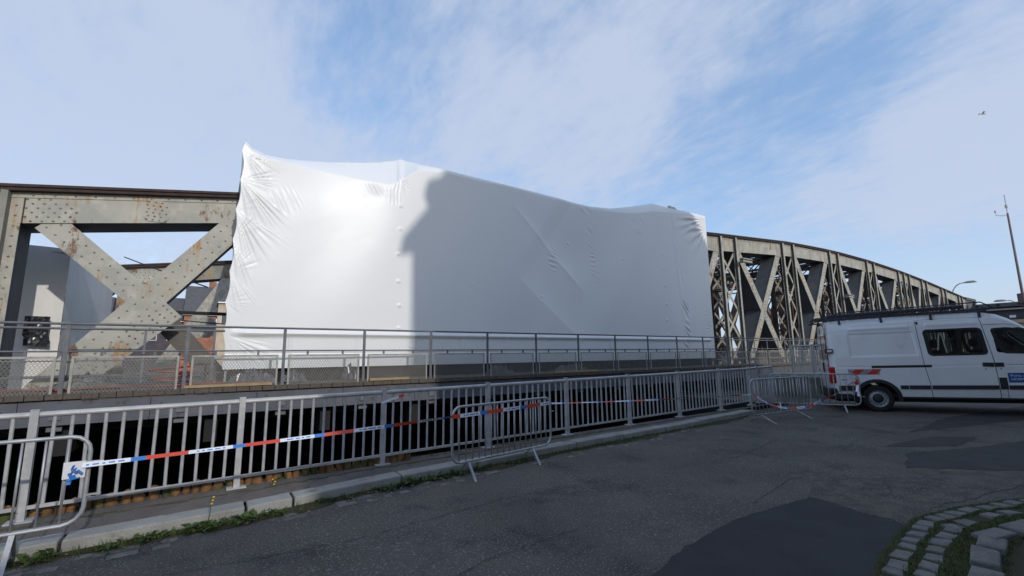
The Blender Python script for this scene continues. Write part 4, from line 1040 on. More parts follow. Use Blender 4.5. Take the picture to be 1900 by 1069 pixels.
# smooth the fold at the crease
rows = [(X[j], Y[j], Z[j]) for j in range(len(zr_))]
nr = 14; lastx, lasty, lastz = X[-1], Y[-1], Z[-1]; sv = np.maximum(sv, lasty+.07)
for k_ in range(1, nr+1):
    t = k_/nr; e = .03*np.sin(np.pi*t)
    rows.append((lastx*(1-t)+su*t, lasty*(1-t)+sv*t, lastz*(1-t)+sz*t+e))
vback = 22.8
for vv, dz_ in ((.05, .0), (.2, -.05), (.6, -.2), (1.5, -.4), (6, -.5), (9.5, -.55)):
    rows.append((su, np.minimum(sv+vv, vback), sz+dz_))
nU = len(uc_); nR = len(rows)
vx = np.stack([np.concatenate([q[0] for q in rows]), np.concatenate([q[1] for q in rows]), np.concatenate([q[2] for q in rows])+EYE], 1)
idx = np.arange(nU*nR).reshape(nR, nU); fc = np.stack([idx[:-1, :-1], idx[:-1, 1:], idx[1:, 1:], idx[1:, :-1]], -1).reshape(-1, 4)
wrap = thing('scaffold_wrap', 'huge white shrink-wrap sheeting covering the middle of the bridge', 'sheeting', (9, 11.4, DK))
me = bpy.data.meshes.new('sheeting'); vx -= np.array([9, 11.4, DK])
me.vertices.add(len(vx)); me.vertices.foreach_set('co', vx.ravel()); me.loops.add(fc.size); me.loops.foreach_set('vertex_index', fc.ravel().astype(np.int32))
me.polygons.add(len(fc)); me.polygons.foreach_set('loop_start', np.arange(0, fc.size, 4, dtype=np.int32)); me.polygons.foreach_set('loop_total', np.full(len(fc), 4, dtype=np.int32))
me.update(calc_edges=True); me.polygons.foreach_set('use_smooth', [True]*len(fc)); me.materials.append(M['tarp'])
o = bpy.data.objects.new('sheeting', me); C.objects.link(o); o.parent = wrap
# side walls, following the ends of the front sheet
for col_, nm, dirs in ((0, 'end_sheet', .30), (-1, 'end_sheet', 0.)):
    b = MB(); zz_ = Z[:, col_][::9]; xx_ = X[:, col_][::9]; yy_ = Y[:, col_][::9]
    n = len(zz_); cols = [0, .15, .6, 1.5, 4, 8, 11.4]
    for c_ in cols:
        for k_ in range(n): b.v.append((xx_[k_]+dirs*c_/11.4, yy_[k_]+c_, zz_[k_]+EYE-(.1 if (k_ == n-1 and c_ > .5) else 0)))
    for j in range(len(cols)-1):
        for k_ in range(n-1): b.f.append((j*n+k_, j*n+k_+1, (j+1)*n+k_+1, (j+1)*n+k_)); b.mi.append(0)
    b.build(nm, M['tarp'], wrap, smooth=True)
b = MB(); b.tube([(.29, 11.5, DK-.1), (.31, 11.5, 4.98+EYE)], .025, 6); b.tube([(16.05, 11.6, 6.0+EYE), (16.1, 11.6, 6.38+EYE)], .022, 6)
b.box(16.0, 16.55, 11.5, 11.56, 6.22+EYE, 6.30+EYE); b.box(16.1, 16.2, 11.5, 11.56, 6.30+EYE, 6.36+EYE); b.box(16.3, 16.45, 11.5, 11.56, 6.30+EYE, 6.34+EYE)
b.build('scaffold_tube', M['galv'], wrap)

# dull plastic enclosure between the trusses, far left
enc = thing('plastic_enclosure', 'dull grey plastic-sheeted enclosure inside the bridge at the far left', 'sheeting', (-4, 14, DK))
def drape(nm, p0, p1, z0, z1, am, seed, mat_):
    rs = np.random.RandomState(seed); b = MB(); nu_, nz_ = 60, 40; P0, P1 = Vector(p0), Vector(p1); d = (P1-P0); n_ = Vector((-d.y, d.x)).normalized()
    for j in range(nz_):
        for i in range(nu_):
            fx, fz_ = i/(nu_-1), j/(nz_-1)
            e = am*(math.sin(fx*9+fz_*2)*.5+math.sin(fx*23+1.5*fz_)*.25+.5*math.sin(fx*4+fz_*5))*(1-.5*fz_)
            q = P0+d*fx-n_*e; b.v.append((q.x, q.y, lerp(z0, z1, fz_)))
    for j in range(nz_-1):
        for i in range(nu_-1): b.f.append((j*nu_+i, j*nu_+i+1, (j+1)*nu_+i+1, (j+1)*nu_+i)); b.mi.append(0)
    return b.build(nm, mat_, enc, smooth=True)
drape('front_sheet', (-6.5, 14.0), (-2.86, 14.0), DK-.1, 4.2, .09, 1, M['sheet'])
drape('side_sheet', (-2.86, 14.0), (-2.84, 19.5), DK-.1, 4.05, .03, 2, M['sheet'])
b = MB(); b.box(-6.5, -2.86, 14.0, 19.5, 4.1, 4.16); b.build('roof_sheet', M['sheet'], enc)
b = MB(); random.seed(8); nx_, nz_ = 12, 12
for j in range(nz_):
    for i in range(nx_): b.v.append((-3.40+i*.036+(.012 if j < 4 else 0)*(nz_-j)/4, 13.84+random.uniform(-.02, .02), 1.97+j*.058*(1 if j else 1)))
for j in range(nz_-1):
    for i in range(nx_-1): b.f.append((j*nx_+i, j*nx_+i+1, (j+1)*nx_+i+1, (j+1)*nx_+i)); b.mi.append(0)
b.build('black_patch', material('black_film', (.03, .032, .036), rough=.25), enc)
# ================================================================ VAN
VG = -1.55
th = R(28); Xa, Da = math.cos(th), -math.sin(th)
ax = Vector((math.cos(a)*Xa+math.sin(a)*Da, -math.sin(a)*Xa+math.cos(a)*Da, 0)).normalized()
# van frame: x forward, y towards the left (far) side, z up; origin on the ground under the near rear wheel
vz = Vector((0, 0, 1)); vx_ = (ax+vz*.02).normalized(); vy_ = vz.cross(vx_).normalized(); vzz = vx_.cross(vy_)
van = thing('parked_van', 'white crew van with roof rack and red-white warning stickers parked behind the barriers', 'van', (0, 0, 0))
P0 = Vector((14.33, 4.44, VG+EYE))
van.matrix_world = Matrix.Translation(P0) @ Matrix((vx_, vy_, vzz)).transposed().to_4x4()
def vpart(b, name, mat_, parent=None, smooth=False, bevel=0):
    o = bpy.data.objects.new(name, b.mesh(name, mat_, (0, 0, 0), smooth)); C.objects.link(o); o.parent = parent or van
    if bevel:
        q = o.modifiers.new('bevel', 'BEVEL'); q.width = bevel; q.segments = 2; q.limit_method = 'ANGLE'
    return o
WD = 1.96
XR, XF = -.93, 4.70
def rooftop(x): return interp(x, [-.95, -.85, -.6, 1, 2.3, 2.55, 2.75, 2.95, 3.3, 3.7, 3.85, 4.4, 4.62, 4.70], [2.30, 2.36, 2.385, 2.42, 2.41, 2.35, 2.24, 2.08, 1.72, 1.30, 1.20, 1.02, .85, .6])
def zbot(x): return interp(x, [-.95, -.5, .4, 2.4, 3.4, 4.7], [.44, .42, .36, .34, .34, .30])
def inset(x, z):
    """how far the side skin lies inside the widest line"""
    e = interp(z, [.3, .45, .62, 1.1, 1.4, 1.9, 2.15, 2.28, 2.36, 2.40], [.05, .02, .0, .0, .02, .075, .11, .16, .24, .33])
    e += interp(x, [-.93, -.89, -.82, 2.6, 3.6, 4.3, 4.6, 4.7], [.10, .035, 0, 0, .04, .14, .35, .55])
    def rr(x0, x1, z0, z1, d, s_=.03):
        fx = min(max((min(x-x0, x1-x))/s_, 0), 1); fz2 = min(max((min(z-z0, z1-z))/s_, 0), 1); q = min(fx, fz2); return d*q*q*(3-2*q)
    e += rr(-.46, .90+.06*(2-z), 1.40, 2.02, .014)
    e += rr(-.44, .86, 2.08, 2.19, -.012, .04)
    e += rr(1.15, 2.15, 2.10, 2.22, -.010, .04)
    e += rr(-.80, 4.2, 1.125, 1.155, .008, .012)
    return e
WHL = [(0., .335), (3.68, .335)]; ARC = .44
def in_round(x, z, x0, x1, z0, z1, rad, sh=0.):
    x = x+sh*(z-z0)
    cx_ = min(max(x, x0+rad), x1-rad); cz_ = min(max(z, z0+rad), z1-rad); return (x-cx_)**2+(z-cz_)**2 <= rad*rad
WIN = [(1.14, 2.19, 1.40, 2.03, .09, .05), (2.36, 3.55, 1.42, 2.00, .07, .0)]
def win_hit(x, z):
    if in_round(x, z, *WIN[0]): return True
    w = WIN[1]
    return in_round(x, z, *w) and z < rooftop(x)-.16 and x > w[0]+.10*(2.0-z)*-1+.0
side_skins = {}
for sgn, nm in ((0, 'near'), (1, 'far')):
    b = MB(); nxx, nzz = 282, 104; ids = {}
    xs_ = [XR+(XF-XR)*i/(nxx-1) for i in range(nxx)]
    for i, x in enumerate(xs_):
        zt = rooftop(x); zb2 = zbot(x)
        for j in range(nzz):
            z = zb2+(zt-zb2)*j/(nzz-1)
            zs = z*2.40/zt if z > zt-.35 and zt < 2.40 else z
            e = inset(x, max(z, zs) if zt > 1.9 else z+(0 if z < zt-.2 else (z-zt+.2)*.9))
            y = e if sgn == 0 else WD-e
            b.v.append((x, y, z))
    for i in range(nxx-1):
        for j in range(nzz-1):
            q = [i*nzz+j, (i+1)*nzz+j, (i+1)*nzz+j+1, i*nzz+j+1]
            cxm = (b.v[q[0]][0]+b.v[q[1]][0])/2; czm = (b.v[q[0]][2]+b.v[q[2]][2])/2
            if any((cxm-wx)**2+(czm-wz)**2 < ARC**2 for wx, wz in WHL) or win_hit(cxm, czm): continue
            b.f.append(tuple(q) if sgn == 0 else tuple(reversed(q))); b.mi.append(0)
    side_skins[sgn] = vpart(b, 'side_panel', M['van_white'], smooth=True)
def skin_y(x, z, off=0., far=False):
    zt = rooftop(x); zs = z*2.40/zt if z > zt-.35 and zt < 2.40 else z
    e = inset(x, max(z, zs) if zt > 1.9 else z)
    return (e-off) if not far else WD-e+off
# roof, nose, rear, floor
b = MB(); st = [XR+(XF-XR)*i/60 for i in range(61)]
for x in st:
    e = skin_y(x, rooftop(x)-.001)
    for k_ in range(9):
        y = lerp(e, WD-e, k_/8); b.v.append((x, y, rooftop(x)+(.035 if x < 2.6 else .02)*math.sin(math.pi*k_/8)))
for i in range(60):
    for k_ in range(8): 
        xm = (st[i]+st[i+1])/2
        if 2.85 < xm < 3.72 and 0 < k_ < 7: continue
        b.f.append((i*9+k_, (i+1)*9+k_, (i+1)*9+k_+1, i*9+k_+1)); b.mi.append(0)
vpart(b, 'roof', M['van_white'], smooth=True)
b = MB(); xs2 = [2.84, 3.2, 3.5, 3.73]
for x in xs2:
    e = skin_y(x, rooftop(x)-.001)+.12; b.v += [(x, e, rooftop(x)+.02), (x, WD-e, rooftop(x)+.02)]
for i in range(3): b.f.append((2*i, 2*i+2, 2*i+3, 2*i+1)); b.mi.append(0)
vpart(b, 'windscreen', M['glass'])
b = MB(); zz2 = [.44+k_*.1 for k_ in range(20)]; zz2[-1] = 2.30
for z in zz2:
    e = skin_y(XR, z); b.v += [(XR, e, z), (XR-.02, e+.15, z), (XR-.02, WD-e-.15, z), (XR, WD-e, z)]
for i in range(len(zz2)-1):
    for k_ in range(3): b.f.append((i*4+k_, i*4+k_+4, i*4+k_+5, i*4+k_+1)); b.mi.append(0)
vpart(b, 'rear_door', M['van_white'])
b = MB(); b.box(XR-.028, XR-.021, .25, .90, 1.35, 2.0); b.box(XR-.028, XR-.021, 1.06, 1.71, 1.35, 2.0); vpart(b, 'rear_window', M['pane'])
b = MB(); b.box(XR-.030, XR-.015, .975, .985, .45, 2.28); b.box(XR-.06, XR-.02, .94, .965, 1.0, 1.25); vpart(b, 'door_seal', M['black_plastic'])
b = MB(); b.box(XR-.08, -.52, .02, .10, .30, .60); b.box(XR-.10, XR+.05, .02, WD-.02, .30, .58); b.box(XR-.08, -.52, WD-.1, WD-.02, .30, .60); vpart(b, 'rear_bumper', M['black_plastic'], bevel=.03)
b = MB(); b.box(XR+.1, 4.4, .25, WD-.25, .24, .36); b.box(-.2, .25, .3, WD-.3, .25, .55); vpart(b, 'underbody', M['dark'])
b = MB(); b.box(-.25, 4.2, .12, WD-.12, .36, .44); vpart(b, 'floor_pan', M['dark'])
b = MB(); b.box(1.0, 1.04, .12, WD-.12, .44, 2.25); vpart(b, 'bulkhead', M['seat'])
b = MB(); b.box(4.35, 4.66, .35, WD-.35, .35, .62); vpart(b, 'front_bumper', M['black_plastic'], bevel=.04)
# thin strips following the skin
def strip(name, pts, w, mat_, off=.003, th_=.0, step_=.04, far=False, parent=None, smooth=False):
    b = MB(); ring = []
    for (x0, z0), (x1, z1) in zip(pts[:-1], pts[1:]):
        n = max(1, int(math.hypot(x1-x0, z1-z0)/step_))
        for k_ in range(n): ring.append((lerp(x0, x1, k_/n), lerp(z0, z1, k_/n)))
    ring.append(pts[-1]); m_ = len(ring)
    for i, (x, z) in enumerate(ring):
        dx_, dz_ = ring[min(i+1, m_-1)][0]-ring[max(i-1, 0)][0], ring[min(i+1, m_-1)][1]-ring[max(i-1, 0)][1]; ln = math.hypot(dx_, dz_) or 1
        nx2, nz2 = -dz_/ln*w/2, dx_/ln*w/2
        for s_, o_ in ((1, 0), (1, off+th_), (-1, off+th_), (-1, 0)):
            b.v.append((x+nx2*s_, skin_y(x, z, o_, far), z+nz2*s_))
    for i in range(m_-1):
        for k_ in range(4): b.f.append((i*4+k_, i*4+(k_+1) % 4, (i+1)*4+(k_+1) % 4, (i+1)*4+k_)); b.mi.append(0)
    b.f += [(0, 1, 2, 3), tuple((m_-1)*4+k_ for k_ in (3, 2, 1, 0))]; b.mi += [0, 0]
    return vpart(b, name, mat_, parent)
door = side_skins[0]
BP = M['black_plastic']
strip('door_seam', [(.985, 2.29), (.985, 1.9), (1.0, 1.2), (1.06, .7), (1.07, .38)], .011, BP)
strip('door_seam', [(.985, 2.29), (1.6, 2.30), (2.19, 2.29)], .010, BP)
strip('door_seam', [(2.19, 2.29), (2.22, 1.9), (2.27, 1.3), (2.28, .85), (2.28, .38)], .011, BP)
strip('door_seam', [(2.23, 2.10), (2.6, 2.10), (2.9, 2.04)], .009, BP)
strip('door_seam', [(2.40, .68), (2.41, .38)], .008, BP)
strip('slide_rail', [(-.05, 1.14), (1.14, 1.14)], .062, BP, .012)
strip('door_handle', [(2.06, 1.16), (2.25, 1.15)], .095, BP, .02); strip('door_handle', [(2.265, 1.15), (2.42, 1.15)], .095, BP, .02)
for x in (2.10, 2.36): strip('lock', [(x-.012, 1.05), (x+.012, 1.05)], .02, BP, .004)
for x0, x1 in ((.47, .63), (.645, 1.045), (1.08, 2.265), (2.44, 3.18)): strip('side_moulding', [(x0, .625), (x1, .625)], .095, BP, .016)
strip('side_moulding', [(-.80, .60), (-.42, .60)], .13, BP, .016)
strip('fuel_flap', [(2.36, .85), (2.36, .58)], .13, BP, .012)
strip('sill', [(.46, .375), (3.2, .36)], .05, BP, .003)
strip('front_wing_line', [(2.42, 1.14), (2.9, 1.14)], .008, BP)
# wheel-arch lips
for wx, wz in WHL:
    b = MB(); n = 26; A0, A1 = R(-8), R(188)
    for i in range(n+1):
        an = lerp(A0, A1, i/n)
        for rr_, o_ in ((ARC-.035, .004), (ARC-.03, .028), (ARC+.045, .028), (ARC+.055, .0)):
            x, z = wx+rr_*math.cos(an), wz+rr_*math.sin(an); b.v.append((x, skin_y(x, max(z, .36), o_), z))
        x, z = wx+(ARC-.035)*math.cos(an), wz+(ARC-.035)*math.sin(an); b.v.append((x, .30, z))
    for i in range(n):
        for k_ in range(4): b.f.append((i*5+k_, i*5+k_+1, (i+1)*5+k_+1, (i+1)*5+k_)); b.mi.append(0)
        b.f.append((i*5, (i+1)*5, (i+1)*5+4, i*5+4)); b.mi.append(0)
    vpart(b, 'wheel_arch', BP, smooth=False)
# wheels
def lathe(b, prof, cx_, cy_, cz_, n=40):
    vs = []; m_ = len(prof)
    for k_ in range(n):
        t = 2*math.pi*k_/n
        for rr_, y in prof: vs.append((cx_+rr_*math.cos(t), cy_+y, cz_+rr_*math.sin(t)))
    fs = [(k_*m_+i, k_*m_+i+1, ((k_+1) % n)*m_+i+1, ((k_+1) % n)*m_+i) for k_ in range(n) for i in range(m_-1)]
    b.add(vs, fs)
for wx, wz in WHL:
    for y0, sg in ((.05, 1), (WD-.05, -1)):
        b = MB(); lathe(b, [(.205, .01*sg), (.25, -.005*sg), (.315, 0), (.332, .02*sg), (.335, .06*sg), (.335, .17*sg), (.32, .21*sg), (.2, .21*sg)], wx, y0, wz)
        w_ = vpart(b, 'wheel', M['black_rubber'], smooth=True)
        b = MB(); lathe(b, [(.212, .0), (.205, .004*sg), (.198, .03*sg), (.16, .045*sg), (.15, .02*sg), (.115, .012*sg), (.11, .03*sg)], wx, y0, wz); vpart(b, 'rim', M['rim'], w_, smooth=True)
        b = MB()
        for k_ in range(14):
            t = 2*math.pi*k_/14; x, z = wx+.178*math.cos(t), wz+.178*math.sin(t); y = y0+.030*sg
            q = [(x+.014*math.cos(t+s_), z+.014*math.sin(t+s_)) for s_ in (0, 1.57, 3.14, 4.71)]
            b.add([(p_[0], y, p_[1]) for p_ in q], [(0, 1, 2, 3)])
        vpart(b, 'vent_slots', M['dark'], w_)['kind'] = 'stuff'
        b = MB(); lathe(b, [(.112, .012*sg), (.105, -.006*sg), (.07, -.016*sg), (.0, -.018*sg)], wx, y0, wz); vpart(b, 'hub_cap', M['black_plastic'], w_, smooth=True)
# windows: gasket rings and panes on both sides
def ringpts(x0, x1, z0, z1, rad, sh=0., n=6):
    pts = []
    for cx_, cz_, a0 in ((x1-rad, z0+rad, -90), (x1-rad, z1-rad, 0), (x0+rad, z1-rad, 90), (x0+rad, z0+rad, 180)):
        for k_ in range(n+1):
            an = R(a0+90*k_/n); z = cz_+rad*math.sin(an); pts.append((cx_+rad*math.cos(an)-sh*(z-z0), z))
    return pts
def front_ring():
    return [(2.46, 1.46), (2.52, 1.425), (3.0, 1.40), (3.45, 1.40), (3.50, 1.43), (3.40, 1.53), (3.1, 1.83), (2.94, 1.955), (2.85, 1.985), (2.6, 2.0), (2.43, 2.0), (2.37, 1.985), (2.355, 1.93), (2.40, 1.65)]
for far in (False, True):
    for ri, ring in enumerate((ringpts(*WIN[0]), front_ring())):
        cx_ = sum(q[0] for q in ring)/len(ring); cz_ = sum(q[1] for q in ring)/len(ring); m_ = len(ring)
        def sc(q, d):
            v_ = Vector((q[0]-cx_, q[1]-cz_)); return (q[0]+v_.x/v_.length*d, q[1]+v_.y/v_.length*d)
        b = MB(); o_ = sc
        for q in ring:
            for d, o2 in ((-.055, .004), (-.05, .010), (.02, .010), (.026, .0)):
                x, z = o_(q, d); b.v.append((x, skin_y(x, z, o2, far), z))
        for i in range(m_):
            j = (i+1) % m_
            for k_ in range(3): b.f.append((i*4+k_, i*4+k_+1, j*4+k_+1, j*4+k_)); b.mi.append(0)
        vpart(b, 'window_gasket', M['black_rubber'])
        b = MB(); 
        for q in ring:
            x, z = sc(q, -.03); b.v.append((x, skin_y(x, z, .003, far), z))
        b.v.append((cx_, skin_y(cx_, cz_, .003, far), cz_))
        for i in range(m_): b.f.append((i, (i+1) % m_, m_)); b.mi.append(0)
        vpart(b, 'side_window', M['glass'])
b = MB(); b.box(1.62, 1.70, .09, .12, 1.44, 2.0); vpart(b, 'window_divider', M['black_rubber'])
# seats and headrests
for x0, ys in ((1.35, (.35, .95, 1.5)), (2.45, (.45, 1.45))):
    for y in ys:
        b = MB(); b.box(x0-.05, x0+.10, y-.22, y+.22, .9, 1.52); b.box(x0+.1, x0+.55, y-.22, y+.22, .75, .95); s_ = vpart(b, 'seat', M['seat'], bevel=.05)
        b = MB(); b.box(x0-.07, x0+.04, y-.13, y+.13, 1.58, 1.80); vpart(b, 'headrest', M['seat'], s_, bevel=.05)
b = MB(); b.tube([(3.05+.03*math.cos(t*.52), 1.5+.19*math.cos(t*.52), 1.25+.17*math.sin(t*.52)) for t in range(12)], .014, 6, True); vpart(b, 'steering_wheel', M['seat'])
b = MB(); b.box(3.15, 3.7, .2, WD-.2, .95, 1.22); vpart(b, 'dashboard', M['seat'], bevel=.05)
# stickers, lamps, badge
def decal(name, x0, x1, z0, z1, mat_, off=.004, skew=0., parent=None, n=8):
    b = MB()
    for k_ in range(n+1):
        for z in (z0, (z0+z1)/2, z1):
            x = lerp(x0, x1, k_/n)+skew*(z-z0); b.v.append((x, skin_y(x, z, off), z))
    for k_ in range(n):
        for m_ in range(2): b.f.append((k_*3+m_, (k_+1)*3+m_, (k_+1)*3+m_+1, k_*3+m_+1)); b.mi.append(0)
    return vpart(b, name, mat_, parent)
st = decal('warning_sticker', -.56, .10, .945, 1.085, M['rim'])
for x0 in (-.53, -.17): decal('red_stripe', x0, x0+.19, .947, 1.083, M['red'], .006, .95, st, 4)
b = MB(); bb = MB()
for k_ in range(9):
    z0 = 1.02+k_*.14
    tgt = bb if k_ % 2 else b
    tgt.add([(XR-.026, .13, z0), (XR-.026, .26, z0+.10), (XR-.026, .26, z0+.24), (XR-.026, .13, z0+.14)], [(0, 1, 2, 3)])
vpart(b, 'rear_chevron', M['red']); vpart(bb, 'rear_chevron', M['white'])
b = MB(); b.box(XR-.05, XR+.10, -.004, .16, .72, 1.16); vpart(b, 'tail_lamp', M['lamp_red'], bevel=.03)
b = MB(); b.box(XR-.055, XR+.06, .015, .10, .98, 1.03); vpart(b, 'tail_lamp_strip', M['white'])
b = MB(); b.box(XR-.07, XR+.10, -.02, .12, 1.52, 1.64); h_ = vpart(b, 'door_hinge', M['black_plastic'], bevel=.015)
b = MB(); b.box(XR-.03, XR+.07, -.024, -.021, 1.55, 1.61); vpart(b, 'hinge_label', M['white'], h_)
strip('model_strip', [(-.72, .815), (-.60, .815)], .018, BP, .003)
sg = decal('door_sign', 2.45, 3.18, .735, .955, M['sign_blue'], .006)
def text(s_, x, z, size, mat_, parent):
    cu = bpy.data.curves.new('lettering', 'FONT'); cu.body = s_; cu.size = size; cu.extrude = .001
    to = bpy.data.objects.new('lettering_tmp', cu); C.objects.link(to)
    bpy.context.view_layer.update(); dg = bpy.context.evaluated_depsgraph_get()
    me = bpy.data.meshes.new_from_object(to.evaluated_get(dg)); bpy.data.objects.remove(to)
    me.materials.clear(); me.materials.append(mat_)
    o = bpy.data.objects.new('lettering', me); C.objects.link(o); o.parent = parent
    o.location = (x, skin_y(x+.2, z+.03, .009), z); o.rotation_euler = (R(90), 0, 0); return o
text('Ports de', 2.49, .865, .085, M['white'], sg); text('NORMANDIE', 2.49, .785, .075, M['white'], sg)
# mirror
b = MB(); b.box(3.1, 3.2, -.22, -.02, 1.35, 1.65); b.box(3.12, 3.18, -.05, .06, 1.40, 1.46); vpart(b, 'wing_mirror', M['black_plastic'], bevel=.03)
# roof rack
RK = M['dim']
b = MB(); rr_ = .016
for y in (.22, WD-.22):
    b.tube([(-1.05, y, 2.42), (-.55, y, 2.60), (2.3, y, 2.66), (2.5, y, 2.52)], rr_, 6); b.tube([(-1.12, y, 2.40), (2.55, y, 2.50)], rr_*1.3, 6)
    for k_ in range(12): x = -.55+k_*.26; b.tube([(x, y, 2.45), (x+.02, y, 2.6)], .010, 5)
vpart(b, 'rack_rail', RK)
b = MB()
for k_ in range(24):
    x = -1.05+k_*.155; b.box(x, x+.035, .2, WD-.2, 2.455+.025*(x+1)/3.6, 2.475+.025*(x+1)/3.6)
rk = vpart(b, 'rack_slats', RK); rk['kind'] = 'stuff'
b = MB()
for k_ in range(7): y = .30+k_*.227; b.box(-1.1, 2.5, y, y+.03, 2.478, 2.50)
vpart(b, 'rack_bearers', RK)
b = MB()
for x in (-.6, .3, 1.3, 2.2):
    for y in (.15, WD-.19): b.box(x, x+.05, y, y+.04, 2.28, 2.46)
vpart(b, 'rack_foot', RK)
b = MB()
for k_ in range(30):
    x = -1.0+k_*.118; b.tube([(x, .2, 2.44+.02*(x+1)/3.6), (x+.09, .2, 2.53+.02*(x+1)/3.6)], .008, 4); b.tube([(x+.09, .2, 2.44+.02*(x+1)/3.6), (x, .2, 2.53+.02*(x+1)/3.6)], .008, 4)
vpart(b, 'rack_lattice', RK)['kind'] = 'stuff'
b = MB(); b.tube([(-.7, .9, 2.56), (2.2, .95, 2.62)], .055, 10); b.tube([(-.7, .9, 2.56), (-.74, .9, 2.56)], .065, 10); vpart(b, 'pipe_carrier', M['black_plastic'])

# ================================================================ BACKGROUND
def window(parent, b_fn, n_fn): pass
def house(label, u0, u1, v0, v1, zw, zr, wall, roofm, wins=(), chimney=None, cat='house'):
    t = thing('house', label, cat, ((u0+u1)/2, v0, 0))
    b = MB(); b.box(u0, u1, v0, v1, -.3, zw); w_ = b.build('wall', wall, t)
    b = MB(); m_ = (v0+v1)/2; ov = .3
    b.prism([(v0-ov, zw), (v1+ov, zw), (v1*.35+m_*.65, zr), (v0*.75+m_*.25, zr)], 0, u0-.15, u1+.15); r_ = b.build('roof', roofm, t)
    b = MB(); b.box(u0-.2, u1+.2, v0-ov-.12, v0-ov, zw-.1, zw+.12); b.build('gutter', M['white'], t)
    for (x, z, w, h) in wins:
        b = MB(); b.box(x-w/2, x+w/2, v0-.06, v0-.002, z, z+h); f_ = b.build('window', M['white'], t)
        b = MB(); b.box(x-w/2+.08, x+w/2-.08, v0-.075, v0-.062, z+.08, z+h-.08); b.build('pane', M['pane'], f_, off=worldloc(t))
    if chimney:
        b = MB(); b.box(chimney-.6, chimney+.6, m_-.4, m_+.4, zw, zr+1.4); b.build('chimney', M['brick'], r_, off=worldloc(t))
    return t
h = house('slate-roofed brick house beyond the bridge, seen through the truss crossing', -4.4, .35, 98, 106, 9.6, 14.9, M['brick'], M['slate'], ((-3.2, 6.4, 1, 1.6), (-1, 6.4, 1, 1.6)), -.6)
b = MB(); b.box(-1.45, -.55, 96.4, 97.2, 10.8, 12.2); b.build('dormer', M['white'], h); 
h = house('pale house with steep slate roof just left of the wrap, far across the water', .55, 6, 97, 105, 11.9, 16.5, M['cream'], M['slate'], ((1.6, 8, 1, 1.7), (3.8, 8, 1, 1.7)), 4)
house('dark rendered house far behind the enclosure', -12.5, -4.7, 100, 109, 8.5, 12.8, M['dim'], M['slate'], ((-11, 5, 1, 1.6), (-8.6, 5, 1, 1.6), (-6.2, 5, 1, 1.6)), -9)
house('long brick house at the far left across the water', -30, -14, 96, 106, 8.0, 12.0, M['brick'], M['slate'], tuple((-28+k_*2.6, 4.5, 1, 1.6) for k_ in range(5)), -20)
# dark flat-roofed shed and pale building behind the van
t = thing('flat_roofed_shed', 'long dark flat-roofed shed behind the van at the right edge', 'building', (76, 2, 0))
b = MB(); b.box(76, 84, -16, 15.2, 0, 6.1); b.build('wall', M['dim'], t)
b = MB(); b.box(75.4, 84.5, -16.4, 15.6, 6.5, 6.95); b.build('roof', M['plate'], t)
b = MB(); b.box(75.5, 75.65, -16.4, 12, 6.12, 6.28); b.build('gutter', M['panel'], t)
b = MB(); b.box(75.7, 76, -16.4, 15.4, 6.28, 6.5); b.build('fascia', M['rust'], t)
for k_ in range(8):
    b = MB(); b.box(75.2, 75.38, 14.2-k_*1.7, 14.5-k_*1.7, 6.66, 6.82); b.build('roof_vent', M['dark'], t)
b = MB(); b.box(75.9, 75.99, 9.8, 10.3, 5.2, 5.5); b.build('wall_lamp', M['white'], t)
t = thing('pale_building', 'pale stone building with narrow windows behind the van windscreen', 'building', (71, 4, 0))
b = MB(); b.box(71, 75, -8, 9.3, 0, 4.4); b.build('wall', M['cream'], t)
b = MB(); b.box(70.7, 75.1, -8.3, 9.6, 4.4, 4.75); b.build('cornice', M['cream'], t)
for k_ in range(9):
    b = MB(); b.box(70.95, 70.998, 8.2-k_*1.5, 8.8-k_*1.5, 1.4, 3.9); b.build('window', M['pane'], t)
# mast with anemometer
t = thing('mast', 'thin dark red mast with antenna rising above the van roof', 'mast', (42.2, 5, 0))
b = MB(); b.tube([(42.2, 5, gz(42)), (42.2, 5, 10.35)], [.095, .05], 10); b.build('pole', M['mast'], t, smooth=True)
b = MB(); b.tube([(42.2, 5, 10.35), (42.2, 5, 11.6)], .022, 6); b.tube([(42.2, 5, 10.7), (42.2, 5, 10.9)], .07, 6); b.build('antenna', M['galv'], t)
b = MB(); b.tube([(42.2, 5, 10.25), (42.0, 5.2, 10.2), (41.82, 5.45, 10.25), (41.8, 5.47, 10.5)], .022, 6); b.tube([(41.8, 5.47, 10.45), (41.8, 5.47, 10.58)], .04, 6); b.build('side_arm', M['galv'], t)
b = MB(); b.tube([(42.2, 5, 4.5), (42.2, 5, 5.1)], .26, 10); b.build('collar_box', M['mast'], t)
# street lamps
def street_lamp(x, y, z, h, ln, dv, label):
    t = thing('street_lamp', label, 'street lamp', (x, y, z), 'curved street lamps beyond the bridge')
    b = MB(); pts = [(x, y, z), (x, y, z+h*.82)]+[(x, y+dv*ln*(1-math.cos(R(k_*15)))*1.0, z+h*.82+h*.18*math.sin(R(k_*15))) for k_ in range(1, 7)]
    b.tube(pts, [.10]+[.06]*(len(pts)-1), 8); b.build('pole', M['galv'], t, smooth=True)
    q = Vector(pts[-1]); b = MB(); b.tube([q, q+Vector((0, dv*.45, .05)), q+Vector((0, dv*1.0, .05)), q+Vector((0, dv*1.25, -.02))], [.05, .14, .14, .05], 8); b.build('lamp_head', M['galv'], t, smooth=True)
street_lamp(75, 14.6, 0, 9.65, 1.1, -1, 'curved street lamp rising behind the end of the truss')
street_lamp(80, 9.9, 0, 7.5, .8, 1, 'low curved street lamp beside the mast')
